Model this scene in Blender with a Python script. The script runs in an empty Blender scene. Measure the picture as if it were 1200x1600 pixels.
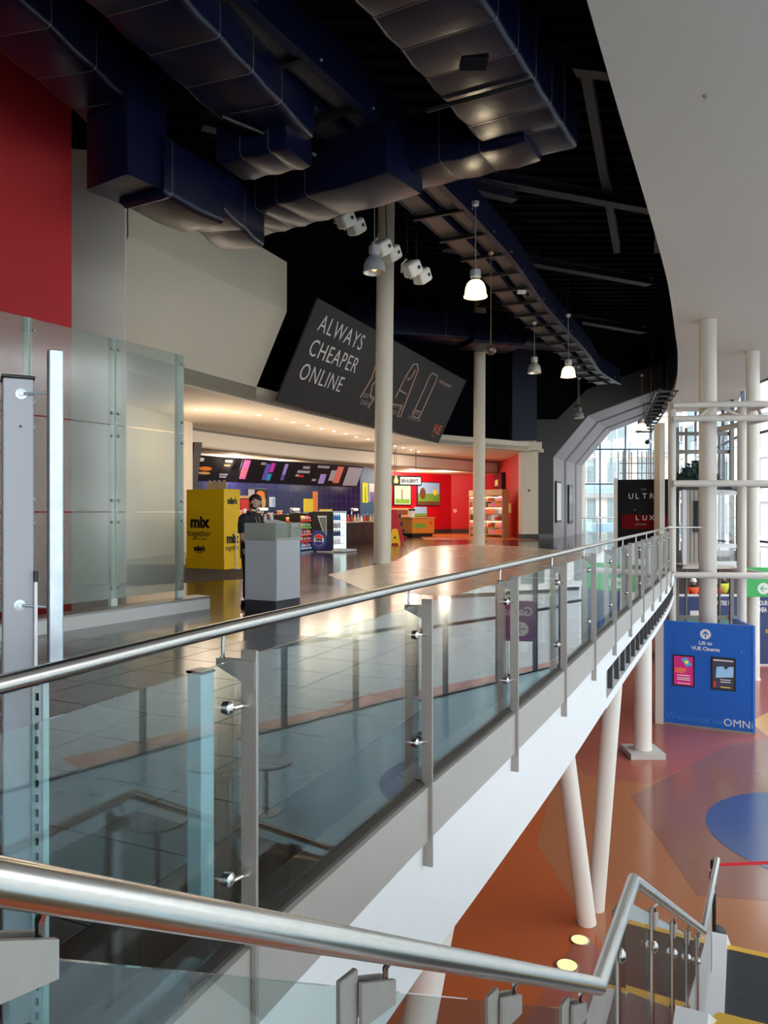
import bpy, math, random
from mathutils import Vector, Matrix
random.seed(7)
sc = bpy.context.scene
col = sc.collection
R = math.radians
# ------------------------------------------------------------------ camera, sky, exposure
# 27 mm lens held level, 1.5 m above the upper floor (z = 0); the lower hall is 4.5 m down
F = 1200.0
cam_d = bpy.data.cameras.new('camera'); cam_d.sensor_fit = 'VERTICAL'; cam_d.sensor_height = 36; cam_d.lens = 27
cam_d.clip_start = 0.02; cam_d.clip_end = 600
cam = bpy.data.objects.new('camera', cam_d); col.objects.link(cam)
cam.location = (0, 0, 1.5); cam.rotation_euler = (R(90), 0, 0)
sc.camera = cam
sc.view_settings.view_transform = 'Standard'; sc.view_settings.look = 'None'
sc.view_settings.exposure = 0.55; sc.view_settings.gamma = 1.0
sc.view_settings.use_curve_mapping = False
world = bpy.data.worlds.new('overcast_sky'); sc.world = world; world.use_nodes = True
wn = world.node_tree.nodes['Background']
wn.inputs[0].default_value = (0.94, 0.965, 1.0, 1); wn.inputs[1].default_value = 4.6
cy = sc.cycles
cy.use_denoising = True; cy.max_bounces = 10; cy.diffuse_bounces = 5; cy.glossy_bounces = 5
cy.transparent_max_bounces = 40; cy.transmission_bounces = 8
cy.sample_clamp_indirect = 6; cy.caustics_reflective = False; cy.caustics_refractive = False

def at(px, py, Y):
    """point of the photograph (1200x1600) at depth Y metres"""
    return Vector(((px-600)/F*Y, Y, 1.5-(py-800)/F*Y))

# ------------------------------------------------------------------ materials
def lin(c):
    return tuple(((v/255)/12.92 if v/255 <= .04045 else ((v/255+.055)/1.055)**2.4) for v in c)
MATS = {}
def mat(name, rgb, rough=.5, metal=0., var=.06, scale=6., bump=0., coat=0., emit=0., spec=.5, aniso=None):
    if name in MATS: return MATS[name]
    m = bpy.data.materials.new(name); m.use_nodes = True; nt = m.node_tree
    b = nt.nodes['Principled BSDF']; c = lin(rgb)
    b.inputs['Roughness'].default_value = rough; b.inputs['Metallic'].default_value = metal
    b.inputs['Specular IOR Level'].default_value = spec; b.inputs['Coat Weight'].default_value = coat
    tc = nt.nodes.new('ShaderNodeTexCoord'); nz = nt.nodes.new('ShaderNodeTexNoise')
    nz.inputs['Scale'].default_value = scale; nz.inputs['Detail'].default_value = 4
    src = tc.outputs['Object']
    if aniso:
        mp = nt.nodes.new('ShaderNodeMapping'); mp.inputs['Scale'].default_value = aniso
        nt.links.new(src, mp.inputs[0]); src = mp.outputs[0]
    nt.links.new(src, nz.inputs['Vector'])
    mx = nt.nodes.new('ShaderNodeMix'); mx.data_type = 'RGBA'
    mx.inputs['A'].default_value = (*[max(0, v*(1-var)) for v in c], 1); mx.inputs['B'].default_value = (*[min(1, v*(1+var)) for v in c], 1)
    nt.links.new(nz.outputs['Fac'], mx.inputs['Factor']); nt.links.new(mx.outputs['Result'], b.inputs['Base Color'])
    if emit:
        b.inputs['Emission Color'].default_value = (*c, 1); b.inputs['Emission Strength'].default_value = emit
    if bump:
        bp = nt.nodes.new('ShaderNodeBump'); bp.inputs['Strength'].default_value = bump; bp.inputs['Distance'].default_value = .02
        nt.links.new(nz.outputs['Fac'], bp.inputs['Height']); nt.links.new(bp.outputs[0], b.inputs['Normal'])
    MATS[name] = m; return m

def tile_mat(name, rgb, joint, rough, size=.6, var=.2, rot=0., randobj=False):
    m = bpy.data.materials.new(name); m.use_nodes = True; nt = m.node_tree; b = nt.nodes['Principled BSDF']
    tc = nt.nodes.new('ShaderNodeTexCoord'); mp = nt.nodes.new('ShaderNodeMapping'); mp.inputs['Rotation'].default_value = (0, 0, rot)
    br = nt.nodes.new('ShaderNodeTexBrick'); br.offset = 0; c = lin(rgb)
    br.inputs['Color1'].default_value = (*[v*(1-var) for v in c], 1); br.inputs['Color2'].default_value = (*[min(1, v*(1+var)) for v in c], 1)
    br.inputs['Mortar'].default_value = (*lin(joint), 1); br.inputs['Scale'].default_value = 1
    br.inputs['Brick Width'].default_value = size; br.inputs['Row Height'].default_value = size; br.inputs['Mortar Size'].default_value = .006
    nt.links.new(tc.outputs['Object'], mp.inputs[0]); nt.links.new(mp.outputs[0], br.inputs['Vector'])
    nz = nt.nodes.new('ShaderNodeTexNoise'); nz.inputs['Scale'].default_value = 1.3; nz.inputs['Detail'].default_value = 5
    nt.links.new(mp.outputs[0], nz.inputs['Vector'])
    mr = nt.nodes.new('ShaderNodeMapRange'); mr.inputs['To Min'].default_value = rough*.7; mr.inputs['To Max'].default_value = rough*1.4
    nt.links.new(nz.outputs['Fac'], mr.inputs['Value']); nt.links.new(mr.outputs[0], b.inputs['Roughness'])
    nt.links.new(br.outputs['Color'], b.inputs['Base Color'])
    bp = nt.nodes.new('ShaderNodeBump'); bp.inputs['Strength'].default_value = .25; bp.inputs['Distance'].default_value = .002; bp.invert = True
    nt.links.new(br.outputs['Fac'], bp.inputs['Height']); nt.links.new(bp.outputs[0], b.inputs['Normal'])
    MATS[name] = m; return m

def glass_mat(name, tint, ior=1.5, rough=.0, haze=None, haze_amt=0.):
    """thin sheet glass: clear tinted transmission plus Fresnel reflection; optional frosting"""
    m = bpy.data.materials.new(name); m.use_nodes = True; nt = m.node_tree; nt.nodes.clear()
    out = nt.nodes.new('ShaderNodeOutputMaterial'); tr = nt.nodes.new('ShaderNodeBsdfTransparent'); gl = nt.nodes.new('ShaderNodeBsdfGlossy')
    tr.inputs[0].default_value = (*tint, 1); gl.inputs['Roughness'].default_value = rough; gl.inputs[0].default_value = (1, 1, 1, 1)
    ge = nt.nodes.new('ShaderNodeNewGeometry'); ma = nt.nodes.new('ShaderNodeMath'); ma.operation = 'MULTIPLY_ADD'
    nt.links.new(ge.outputs['Backfacing'], ma.inputs[0]); ma.inputs[1].default_value = 1/ior-ior; ma.inputs[2].default_value = ior
    fr = nt.nodes.new('ShaderNodeFresnel'); nt.links.new(ma.outputs[0], fr.inputs['IOR'])
    base = tr.outputs[0]
    if haze:
        df = nt.nodes.new('ShaderNodeBsdfDiffuse'); df.inputs[0].default_value = (*lin(haze), 1)
        tl = nt.nodes.new('ShaderNodeBsdfTranslucent'); tl.inputs[0].default_value = (*lin(haze), 1)
        m0 = nt.nodes.new('ShaderNodeMixShader'); m0.inputs[0].default_value = .35
        nt.links.new(df.outputs[0], m0.inputs[1]); nt.links.new(tl.outputs[0], m0.inputs[2])
        m1 = nt.nodes.new('ShaderNodeMixShader'); m1.inputs[0].default_value = haze_amt
        nt.links.new(tr.outputs[0], m1.inputs[1]); nt.links.new(m0.outputs[0], m1.inputs[2]); base = m1.outputs[0]
    mx = nt.nodes.new('ShaderNodeMixShader'); nt.links.new(fr.outputs[0], mx.inputs[0])
    nt.links.new(base, mx.inputs[1]); nt.links.new(gl.outputs[0], mx.inputs[2]); nt.links.new(mx.outputs[0], out.inputs[0])
    MATS[name] = m; return m

def emis(name, rgb, strength):
    if name in MATS: return MATS[name]
    m = bpy.data.materials.new(name); m.use_nodes = True; nt = m.node_tree; nt.nodes.clear()
    out = nt.nodes.new('ShaderNodeOutputMaterial'); e = nt.nodes.new('ShaderNodeEmission')
    e.inputs[0].default_value = (*lin(rgb), 1); e.inputs[1].default_value = strength
    nt.links.new(e.outputs[0], out.inputs[0]); MATS[name] = m; return m

steel = mat('brushed_steel', (206, 204, 200), .25, 1, .10, 40, aniso=(1, 1, 12))
steel_flat = mat('satin_steel', (158, 155, 150), .42, .55, .08, 30)
channel_m = mat('satin_channel_steel', (176, 171, 166), .45, .3, .05, 8)
chrome = mat('polished_steel', (205, 205, 205), .12, 1, .03)
galv = mat('galvanised_steel', (178, 188, 196), .42, .8, .25, 28)
white_paint = mat('white_paint', (226, 227, 230), .55, 0, .02)
cream = mat('cream_paint', (218, 208, 190), .7, 0, .02)
cream_w = mat('pale_cream_paint', (226, 218, 206), .7, 0, .02)
ceil_white = mat('white_plaster', (203, 193, 185), .8, 0, .015, 1.5)
pillar_paint = mat('column_paint', (226, 216, 198), .45, 0, .02)
offwhite_metal = mat('offwhite_metal', (205, 197, 188), .4, 0, .03)
red_paint = mat('red_paint', (190, 22, 30), .6, 0, .03)
red_bright = mat('bright_red_paint', (216, 10, 34), .5, 0, .03)
black_void = mat('black_navy_paint', (9, 11, 22), .9, 0, .1, 2, spec=.1)
duct_m = mat('navy_foil_wrap', (13, 17, 42), .3, .1, .45, 2.2, bump=.45, spec=.3)
duct_tape = mat('pale_foil_tape', (128, 126, 132), .3, .7, .5, 3)
tray_blue = mat('navy_steel', (20, 27, 56), .4, .3, .15, 3)
tray_pale = mat('grey_tray_steel', (96, 92, 88), .4, .6, .12, 5)
black = mat('black_plastic', (18, 18, 20), .45, 0, .1)
black_gloss = mat('black_gloss', (14, 14, 17), .15, 0, .1)
dark_grey = mat('dark_grey_paint', (58, 57, 58), .6, 0, .03)
mid_grey = mat('mid_grey_paint', (150, 143, 146), .6, 0, .03)
grey_post = mat('grey_powder_coat', (156, 159, 168), .5, 0, .02)
lectern_grey = mat('lectern_grey', (176, 177, 182), .5, 0, .02)
yellow = mat('yellow_board', (255, 200, 8), .5, 0, .03)
yellow_sign = mat('yellow_plastic', (245, 196, 20), .4, 0, .03)
blue_wall = mat('blue_paint', (44, 118, 172), .6, 0, .03)
tile_navy = mat('navy_wall_tile', (34, 30, 92), .18, 0, .2, 2)
grout = mat('pale_grout', (120, 118, 150), .8, 0, .05)
banner_m = mat('charcoal_banner', (44, 40, 42), .7, 0, .04, 1)
txt_white = mat('white_print', (225, 224, 222), .6, 0, 0)
txt_grey = mat('grey_print', (150, 146, 146), .6, 0, 0)
txt_black = mat('black_print', (24, 20, 18), .6, 0, 0)
txt_pink = mat('rose_print', (206, 160, 148), .5, 0, 0)
txt_orange = mat('orange_print', (214, 84, 40), .5, 0, 0)
sign_blue = mat('sign_blue', (16, 96, 190), .35, 0, .02)
hoard_navy = mat('hoarding_navy', (44, 62, 110), .5, 0, .03)
sign_green = mat('sign_green', (58, 168, 84), .45, 0, .02)
sign_purple = mat('sign_purple', (120, 58, 130), .45, 0, .03)
orange_floor = mat('orange_resin_floor', (186, 96, 52), .16, 0, .06, .6)
tan_floor = mat('tan_resin_floor', (170, 110, 74), .16, 0, .06, .6)
pink_floor = mat('red_resin_floor', (166, 94, 78), .18, 0, .08, .6)
brown_floor = mat('brown_resin_floor', (142, 96, 82), .16, 0, .08, .6)
blue_floor = mat('blue_resin_floor', (66, 84, 134), .2, 0, .05, .6)
sand_floor = mat('sand_resin_floor', (214, 160, 92), .2, 0, .05, .6)
carpet = mat('brown_carpet', (92, 76, 66), .95, 0, .12, 60)
counter_dark = mat('dark_counter', (36, 35, 38), .45, 0, .06)
counter_top = mat('pale_worktop', (190, 176, 156), .35, 0, .05)
tread_m = mat('black_tread_vinyl', (40, 43, 46), .7, 0, .15, 30)
nosing_m = mat('yellow_nosing', (226, 178, 60), .5, 0, .05)
skin_m = mat('skin', (206, 160, 138), .55, 0, .05, 20)
hair_m = mat('dark_hair', (32, 24, 20), .6, 0, .2, 60)
shirt_m = mat('black_polo', (26, 25, 27), .85, 0, .12, 30)
trouser_m = mat('black_trousers', (20, 20, 23), .85, 0, .12, 30)
hivis = mat('orange_hi_vis', (245, 92, 40), .7, 0, .05)
hivis_y = mat('yellow_hi_vis', (214, 216, 60), .7, 0, .05)
fabric_red = mat('red_webbing', (196, 24, 40), .6, 0, .05)
oak = mat('pale_wood', (214, 180, 128), .5, 0, .12, 8)
orange_wood = mat('orange_laminate', (232, 150, 40), .45, 0, .06, 5)
concrete = mat('grey_concrete', (186, 184, 178), .8, 0, .08, 5)
pave = tile_mat('street_paving', (150, 152, 152), (110, 112, 112), .6, .6, .08)
floor_dark = tile_mat('dark_polished_tile', (58, 47, 42), (34, 30, 28), .13, .6, .16, R(24))
floor_pale = tile_mat('pale_polished_tile', (216, 190, 164), (176, 152, 130), .24, .9, .05, R(24))
bld_cream = mat('far_facade_render', (206, 196, 182), .8, 0, .04, .5)
bld_white = mat('far_facade_white', (222, 222, 220), .8, 0, .04, .5)
bld_glass = mat('far_window_glass', (120, 136, 140), .12, 0, .2, .3)
mullion = mat('dark_blue_mullion', (44, 58, 78), .45, .2, .06)
foliage = mat('dark_green_leaf', (20, 52, 44), .6, 0, .35, 30)
glass_bal = glass_mat('balustrade_glass', (.85, .925, .93))
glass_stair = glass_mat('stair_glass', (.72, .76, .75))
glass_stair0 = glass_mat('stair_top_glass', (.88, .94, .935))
glass_clear = glass_mat('window_glass', (.95, .97, .97))
glass_frost = glass_mat('frosted_glass', (.86, .89, .86), rough=.12, haze=(182, 188, 178), haze_amt=.3)
glass_perspex = glass_mat('hazy_perspex', (.86, .9, .86), haze=(190, 192, 182), haze_amt=.4)
lamp_on = emis('lit_prismatic_glass', (255, 224, 150), 2.6)
dim_glow = emis('dim_warm_glow', (255, 214, 140), 1.3)
down_on = emis('lit_downlight', (255, 236, 206), 22)
panel_on = emis('lit_ceiling_panel', (255, 230, 196), 3)
fridge_on = emis('lit_fridge_interior', (214, 238, 236), 1.0)
tube_on = emis('lit_display_strip', (255, 214, 160), 5)

# ------------------------------------------------------------------ geometry helpers
ORG = {}
def tag(o, label=None, cat=None, group=None, kind=None):
    if label: o['label'] = label
    if cat: o['category'] = cat
    if group: o['group'] = group
    if kind: o['kind'] = kind
    return o
def thing(name, label, cat, loc=(0, 0, 0), group=None):
    o = bpy.data.objects.new(name, None); o.empty_display_size = .1; col.objects.link(o)
    o.location = loc; ORG[o.name] = Vector(loc); return tag(o, label, cat, group)
def link(name, me, parent=None, loc=None):
    o = bpy.data.objects.new(name, me); col.objects.link(o)
    if parent is not None:
        o.parent = parent; ORG[o.name] = ORG[parent.name]
    else:
        ORG[o.name] = Vector(loc) if loc is not None else Vector((0, 0, 0))
    if loc is not None: o.location = loc
    return o

class MB:
    def __init__(s, xf=None): s.v = []; s.f = []; s.xf = xf or Matrix()
    def add(s, vs, fs):
        k = len(s.v); s.v += [s.xf @ Vector(v) for v in vs]; s.f += [[i+k for i in f] for f in fs]; return s
    def box(s, x0, x1, y0, y1, z0, z1):
        vs = [(x, y, z) for z in (z0, z1) for x, y in ((x0, y0), (x1, y0), (x1, y1), (x0, y1))]
        return s.add(vs, [(3, 2, 1, 0), (4, 5, 6, 7), (0, 1, 5, 4), (1, 2, 6, 5), (2, 3, 7, 6), (3, 0, 4, 7)])
    def bbox(s, x0, x1, y0, y1, z0, z1, b=.01):
        """box with chamfered vertical and top edges"""
        b = min(b, (x1-x0)*.45, (y1-y0)*.45, (z1-z0)*.45)
        ring = lambda i, z: [(x0+i+b, y0+i, z), (x1-i-b, y0+i, z), (x1-i, y0+i+b, z), (x1-i, y1-i-b, z), (x1-i-b, y1-i, z), (x0+i+b, y1-i, z), (x0+i, y1-i-b, z), (x0+i, y0+i+b, z)]
        return s.loft([ring(b, z0), ring(0, z0+b), ring(0, z1-b), ring(b, z1)])
    def loft(s, rings, cap=True, closed=True):
        n = len(rings[0]); vs = [p for r in rings for p in r]; fs = []
        for i in range(len(rings)-1):
            for j in range(n if closed else n-1):
                a = i*n+j; b = i*n+(j+1) % n; fs.append((a, b, b+n, a+n))
        if cap and closed: fs += [tuple(range(n-1, -1, -1)), tuple(range((len(rings)-1)*n, len(rings)*n))]
        return s.add(vs, fs)
    def prism(s, poly, z0, z1):
        return s.loft([[(x, y, z0) for x, y in poly], [(x, y, z1) for x, y in poly]])
    def slab(s, A, B, z0, z1, t):
        """upright slab from plan point A to B, thickness t behind the seen face"""
        A = Vector(A); B = Vector(B); d = (B-A).normalized(); n = Vector((-d.y, d.x))*t
        return s.prism([tuple(A), tuple(B), tuple(B+n), tuple(A+n)], z0, z1)
    def tube(s, pts, r, seg=12, cap=True):
        pts = [Vector(p) for p in pts]; rings = []; n = len(pts)
        T = []
        for i in range(n):
            a = (pts[i]-pts[i-1]).normalized() if i else None; b = (pts[i+1]-pts[i]).normalized() if i < n-1 else None
            t = (a+b).normalized() if a and b else (a or b); T.append((t, a, b))
        ref = Vector((0, 0, 1)) if abs(T[0][0].z) < .9 else Vector((1, 0, 0))
        u = T[0][0].cross(ref).normalized()
        for i in range(n):
            t, a, b = T[i]; u = (u-t*u.dot(t)).normalized(); w = t.cross(u); rr = r[i] if isinstance(r, (list, tuple)) else r
            k = 1.0
            ring = []
            for j in range(seg):
                an = 2*math.pi*j/seg; o = u*math.cos(an)+w*math.sin(an)
                if a and b:
                    m = (b-a)
                    if m.length > 1e-4:
                        m = (m-t*m.dot(t)).normalized(); cosh = max(.4, t.dot(b)); o = o+m*o.dot(m)*(1/cosh-1)
                ring.append(tuple(pts[i]+o*rr))
            rings.append(ring)
        return s.loft(rings, cap)
    def lathe(s, c, prof, seg=24, cap=False):
        c = Vector(c)
        return s.loft([[(c.x+r*math.cos(2*math.pi*j/seg), c.y+r*math.sin(2*math.pi*j/seg), c.z+z) for j in range(seg)] for r, z in prof], cap)
    def disc(s, cx, cy, z, r, t=.004, seg=24, ry=None):
        ry = ry or r; P = [(cx+r*math.cos(2*math.pi*j/seg), cy+ry*math.sin(2*math.pi*j/seg)) for j in range(seg)]
        return s.loft([[(x, y, z) for x, y in P], [(x, y, z+t) for x, y in P]])
    def poly(s, pts, z0, t):
        return s.loft([[(x, y, z0) for x, y in pts], [(x, y, z0+t) for x, y in pts]])
    def ball(s, c, r, seg=14, rings=8, sz=1.):
        pr = [(r*math.sin(math.pi*i/rings)+1e-4, -r*sz*math.cos(math.pi*i/rings)) for i in range(rings+1)]
        return s.lathe(c, pr, seg, True)
    def mesh(s, name, org):
        me = bpy.data.meshes.new(name); me.from_pydata([tuple(v-org) for v in s.v], [], s.f)
        import bmesh
        bm = bmesh.new(); bm.from_mesh(me); bmesh.ops.recalc_face_normals(bm, faces=bm.faces); bm.to_mesh(me); bm.free(); return me
    def build(s, name, m, parent=None, smooth=False, loc=None):
        org = ORG[parent.name] if parent is not None else (Vector(loc) if loc is not None else Vector((0, 0, 0)))
        me = s.mesh(name, org)
        if m: me.materials.append(m)
        if smooth:
            me.polygons.foreach_set('use_smooth', [True]*len(me.polygons))
            try: me.set_sharp_from_angle(angle=R(40))
            except Exception: pass
        return link(name, me, parent, loc if parent is None else None)

def struct(name, mb, m, label=None, cat=None, smooth=False, loc=None):
    o = mb.build(name, m, None, smooth, loc); o['kind'] = 'structure'
    if label: o['label'] = label
    if cat: o['category'] = cat
    return o
def frame(A, B, z0, up=None, A3=None):
    """local frame of an upright or leaning board: x along A->B, y up the board, z out of the seen face"""
    A = Vector(A); B = Vector(B); x = Vector((B.x-A.x, B.y-A.y, 0)).normalized()
    y = Vector(up).normalized() if up is not None else Vector((0, 0, 1)); z = x.cross(y)
    m = Matrix((x, y, z)).transposed().to_4x4(); m.translation = Vector((A.x, A.y, z0)); return m
def text(body, size, m, parent, fr, u, v, off=.006, name='lettering', align='LEFT', sx=1., ext=.002, bold=0., space=1.):
    cu = bpy.data.curves.new('t', 'FONT'); cu.body = body; cu.size = size; cu.align_x = align; cu.extrude = ext; cu.offset = bold; cu.space_character = space
    cu.resolution_u = 3
    ob = bpy.data.objects.new('t', cu); me = bpy.data.meshes.new_from_object(ob)
    bpy.data.objects.remove(ob); bpy.data.curves.remove(cu)
    X = fr @ Matrix.Translation((u, v, off)) @ Matrix.Diagonal((sx, 1, 1, 1))
    me.transform(Matrix.Translation(-ORG[parent.name]) @ X); me.name = name
    me.materials.clear(); me.materials.append(m)
    return link(name, me, parent)
def rects(fr, lst, m, parent, name, off=.004, t=.003):
    for (u0, u1, v0, v1) in lst:
        MB(fr).box(u0, u1, v0, v1, off, off+t).build(name, m, parent)
def copy_tree(o, d, parent=None):
    c = o.copy(); col.objects.link(c); ORG[c.name] = ORG[o.name]+d
    if parent is None: c.location = o.location+d
    else: c.parent = parent
    for ch in [x for x in bpy.data.objects if x.parent == o]: copy_tree(ch, d, c)
    return c
def cat_rom(P, n=8):
    P = [Vector(p) for p in P]; out = []
    Q = [P[0]*2-P[1]]+P+[P[-1]*2-P[-2]]
    for i in range(1, len(Q)-2):
        a, b, c, d = Q[i-1:i+3]
        for k in range(n):
            t = k/n
            out.append(.5*((2*b)+(c-a)*t+(2*a-5*b+4*c-d)*t*t+(3*b-a-3*c+d)*t**3))
    out.append(P[-1]); return out
class Path:
    def __init__(s, P):
        s.p = P; s.l = [0]
        for i in range(1, len(P)): s.l.append(s.l[-1]+(P[i]-P[i-1]).length)
    def pos(s, t):
        for i in range(1, len(s.p)):
            if t <= s.l[i] or i == len(s.p)-1:
                k = (t-s.l[i-1])/(s.l[i]-s.l[i-1]); d = (s.p[i]-s.p[i-1]).normalized()
                return s.p[i-1].lerp(s.p[i], k), d
    def at_y(s, y):
        for i in range(1, len(s.p)):
            if s.p[i].y >= y:
                k = (y-s.p[i-1].y)/(s.p[i].y-s.p[i-1].y); return s.l[i-1]+k*(s.l[i]-s.l[i-1])
# ------------------------------------------------------------------ the balcony edge in plan
EDGE_PTS = [(-6, -8), (-3.4, -3.6), (-1.72, -.3), (-1.19, .98), (-.87, 1.745), (-.55, 2.55), (-.26, 3.2), (.136, 4.07), (.80, 5.45), (1.66, 7.27), (3.22, 10.7), (5.2, 15),
            (6.78, 18.5), (7.72, 20.7), (9.2, 24.3), (10.9, 28.5), (13.3, 35), (15.4, 42), (17.4, 50), (19.0, 58)]
EDGE = Path(cat_rom(EDGE_PTS, 6))
def edge_off(t, off):
    p, d = EDGE.pos(t); return p+Vector((d.y, -d.x))*off, d
def edge_poly(off, y0, y1, step=.5):
    a, b = EDGE.at_y(y0), EDGE.at_y(y1); n = max(2, int((b-a)/step)); return [edge_off(a+(b-a)*i/n, off)[0] for i in range(n+1)]
LOW = -4.5

# ------------------------------------------------------------------ structure: floors
ep = [(p.x, p.y) for p in edge_poly(-.03, -7.9, 57.5, 1.)]
struct('floor_upper', MB().prism(ep+[(-30, 57.5), (-30, -7.9)], -.34, 0), floor_dark)
struct('floor_landing', MB().prism([(-1.5, -.2), (-.62, .42), (2.0, -1.1), (2.6, -7.9), (-5.0, -7.9)], -.34, -.001), floor_dark)
fl = struct('floor_lower', MB().prism([(-30, -14), (13.0, -14), (16.7, 35), (17.2, 37), (17.2, 58), (-30, 58)], LOW-.3, LOW), orange_floor)
def inlay(name, pts, m, k):
    MB().prism(pts, LOW-.01, LOW+.0015*k).build(name, m, fl)
def fp(px, py):
    p = at(px, py, 6*F/(py-800)); return (p.x, p.y)
inlay('floor_inlay', [fp(838, 1318), fp(905, 1425), fp(960, 1500), (6.5, 8.2), (16, 9), (16, 22), (6, 24)], tan_floor, 1)
inlay('floor_inlay', [(4.6, 17.5), fp(1010, 1225), fp(1150, 1165), (16.5, 16), (16.8, 36), (4, 36)], pink_floor, 2)
inlay('floor_inlay', [fp(985, 1245), fp(1135, 1165), fp(1200, 1155), (15, 19), (15.5, 10.5), fp(1090, 1400)], brown_floor, 3)
inlay('floor_inlay', [fp(1172, 1128), fp(1215, 1105), fp(1240, 1160), fp(1205, 1155)], sand_floor, 4)
inlay('floor_inlay', [(8.45+2.35*math.cos(a*math.pi/24), 14.1+2.35*math.sin(a*math.pi/24)) for a in range(48)], blue_floor, 6)
inlay('floor_inlay', [fp(760, 1700), fp(905, 1460), fp(960, 1500), fp(1010, 1700)], pink_floor, 4)
inlay('floor_inlay', [(2.2, -13.9), (13.0, -13.9), (15.85, 25), (13.6, 26.2), (8.0, 15.3), (5.6, 10.4), (4.6, 8.5), (2.2, 2.6)], mat('pale_blue_resin_floor', (140, 172, 184), .2, 0, .05, .6), 4.6)
# floor finishes of the foyer
fz = bpy.data.objects['floor_upper']
MB().prism([(-1.35, 18.4), (.35, 23.6), (1.6, 33), (4.3, 36), (6.0, 33.2), (7.7, 27.2), (2.6, 12.6), (-.4, 14.8)], -.01, .003).build('floor_zone', floor_pale, fz)
MB().prism([(2.2, 41.5), (2.2, 55), (8.2, 55), (8.2, 41.5)], -.01, .004).build('floor_zone', mat('orange_vinyl', (206, 120, 62), .25, 0, .05), fz)
MB().prism([(-8.2, 16.6), (-5.0, 15.6), (-2.3, 18.0), (-2.9, 21.6), (-9, 22)], -.01, .006).build('floor_zone', carpet, fz)
# dark floor tiles near the balustrade, each one its own piece
tm = MB().bbox(-.296, .296, -.296, .296, 0, .005, .004).mesh('floor_tile', Vector((0, 0, 0)))
tile_near = mat('near_floor_tile', (78, 77, 77), .2, 0, .25, 3); tm.materials.append(tile_near)
ca, sa = math.cos(R(-24)), math.sin(R(-24)); nt_ = 0
for i in range(-16, 16):
    for j in range(0, 26):
        u, v = i*.6, j*.6; x = u*ca-v*sa; y = u*sa+v*ca
        if not (1.6 < y < 9.3) or x < -.52*y-.45: continue
        ex = EDGE.pos(EDGE.at_y(y))[0].x
        if x > ex-.42: continue
        o = link('floor_tile', tm, fz); o.location = (x, y, 0); o.rotation_euler = (0, 0, R(-24)); nt_ += 1

# ------------------------------------------------------------------ structure: ceilings, walls
ZC = 7.25
FAC = [(13.0, -14), (16.7, 35.0), (24, 62)]
ep2 = [(p.x, p.y) for p in edge_poly(0, -7.9, 44, 1.)]
struct('ceiling_white', MB().prism(ep2+[(20, 44), (17.0, 36.3), (13.15, -14), (-6, -14)], ZC, ZC+.28), ceil_white)
dk = struct('ceiling_dark', MB().prism([(p.x, p.y) for p in edge_poly(.1, -7.9, 57.5, 2.)]+[(-30, 57.5), (-30, -7.9)], 11.0, 11.2), black_void)
rb = MB().box(-.06, .06, -1, 1, -.12, 0).mesh('deck_rib', Vector((0, 0, 0))); rb.materials.append(black_void)
for k in range(64):
    o = link('deck_rib', rb, dk); o.location = (0, 0, 0)
    y = 8+k*.62; x1 = EDGE.pos(EDGE.at_y(y))[0].x; o.location = ((x1-12)/2, y, 11.0); o.scale = ((x1+12)/.12, .12, 1.); 
struct('trim_1', MB().loft([[(p.x, p.y, z) for p in pl] for z, pl in ((ZC+.05, edge_poly(.02, -7.9, 57, 1.)), (11.1, edge_poly(.02, -7.9, 57, 1.)))], cap=False, closed=False), black_void)
# roof beams in the dark void
beam_m = mat('grey_roof_beam', (46, 47, 58), .6, 0, .08)
for i, (a, b, z, w) in enumerate([((1.5, 20), (9.0, 23.0), 10.3, .35), ((2.0, 25.5), (10.2, 29.5), 10.2, .35), ((4, 32), (12.5, 37), 10.1, .4), ((3.0, 15.4), (5.6, 15.9), 10.4, .28), ((4.2, 16), (8.2, 27), 10.6, .22), ((6.6, 17.5), (9.6, 27), 10.6, .2), ((-3.6, 15.2), (3.2, 18.8), 9.1, .26)]):
    A = Vector(a); B = Vector(b); d = (B-A).normalized(); n = Vector((-d.y, d.x))*w/2
    L = ['dark steel roof beam nearest the big duct', 'dark steel roof beam crossing behind the lit lamps', 'dark steel roof beam far back in the void', 'short dark roof beam beside the duct end', 'long thin purlin left under the black roof', 'long thin purlin right under the black roof', 'dark steel beam carrying the white spotlights'][i]
    o = thing('roof_beam', L, 'beam', (A.x, A.y, z))
    MB().prism([tuple(A+n), tuple(B+n), tuple(B-n), tuple(A-n)], z, z+.04).build('flange', beam_m, o)
    MB().prism([tuple(A+n), tuple(B+n), tuple(B-n), tuple(A-n)], z+.26, z+.3).build('flange', beam_m, o)
    MB().prism([tuple(A+n*.15), tuple(B+n*.15), tuple(B-n*.15), tuple(A-n*.15)], z+.04, z+.26).build('web', beam_m, o)
# red wall and cream walls on the left
struct('wall_red', MB().slab((-11, 10.5), (-5.41, 13.3), 0, 11, .3), red_paint)
struct('wall_left', MB().slab((-12.5, 14.7), (-5.45, 16.15), 0, 9.04, .3), cream_w)
U = Vector((.386, .9225)); NB = Vector((.9225, -.386))
def bk(P, o): return P+NB*o
P0 = Vector((-6.72, 17.05)); P1 = Vector((-3.93, 23.6))      # front edge line of the concession soffit
P0 = P1-U*6.9
prof = [(0, 5.0), (0, 5.33), (1.08, 7.55), (1.08, 9.04), (-1.5, 9.04), (-1.5, 5.0)]
struct('wall_bulkhead', MB().loft([[(*bk(P, o), z) for o, z in prof] for P in (P0, P1)]), cream)
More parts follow.
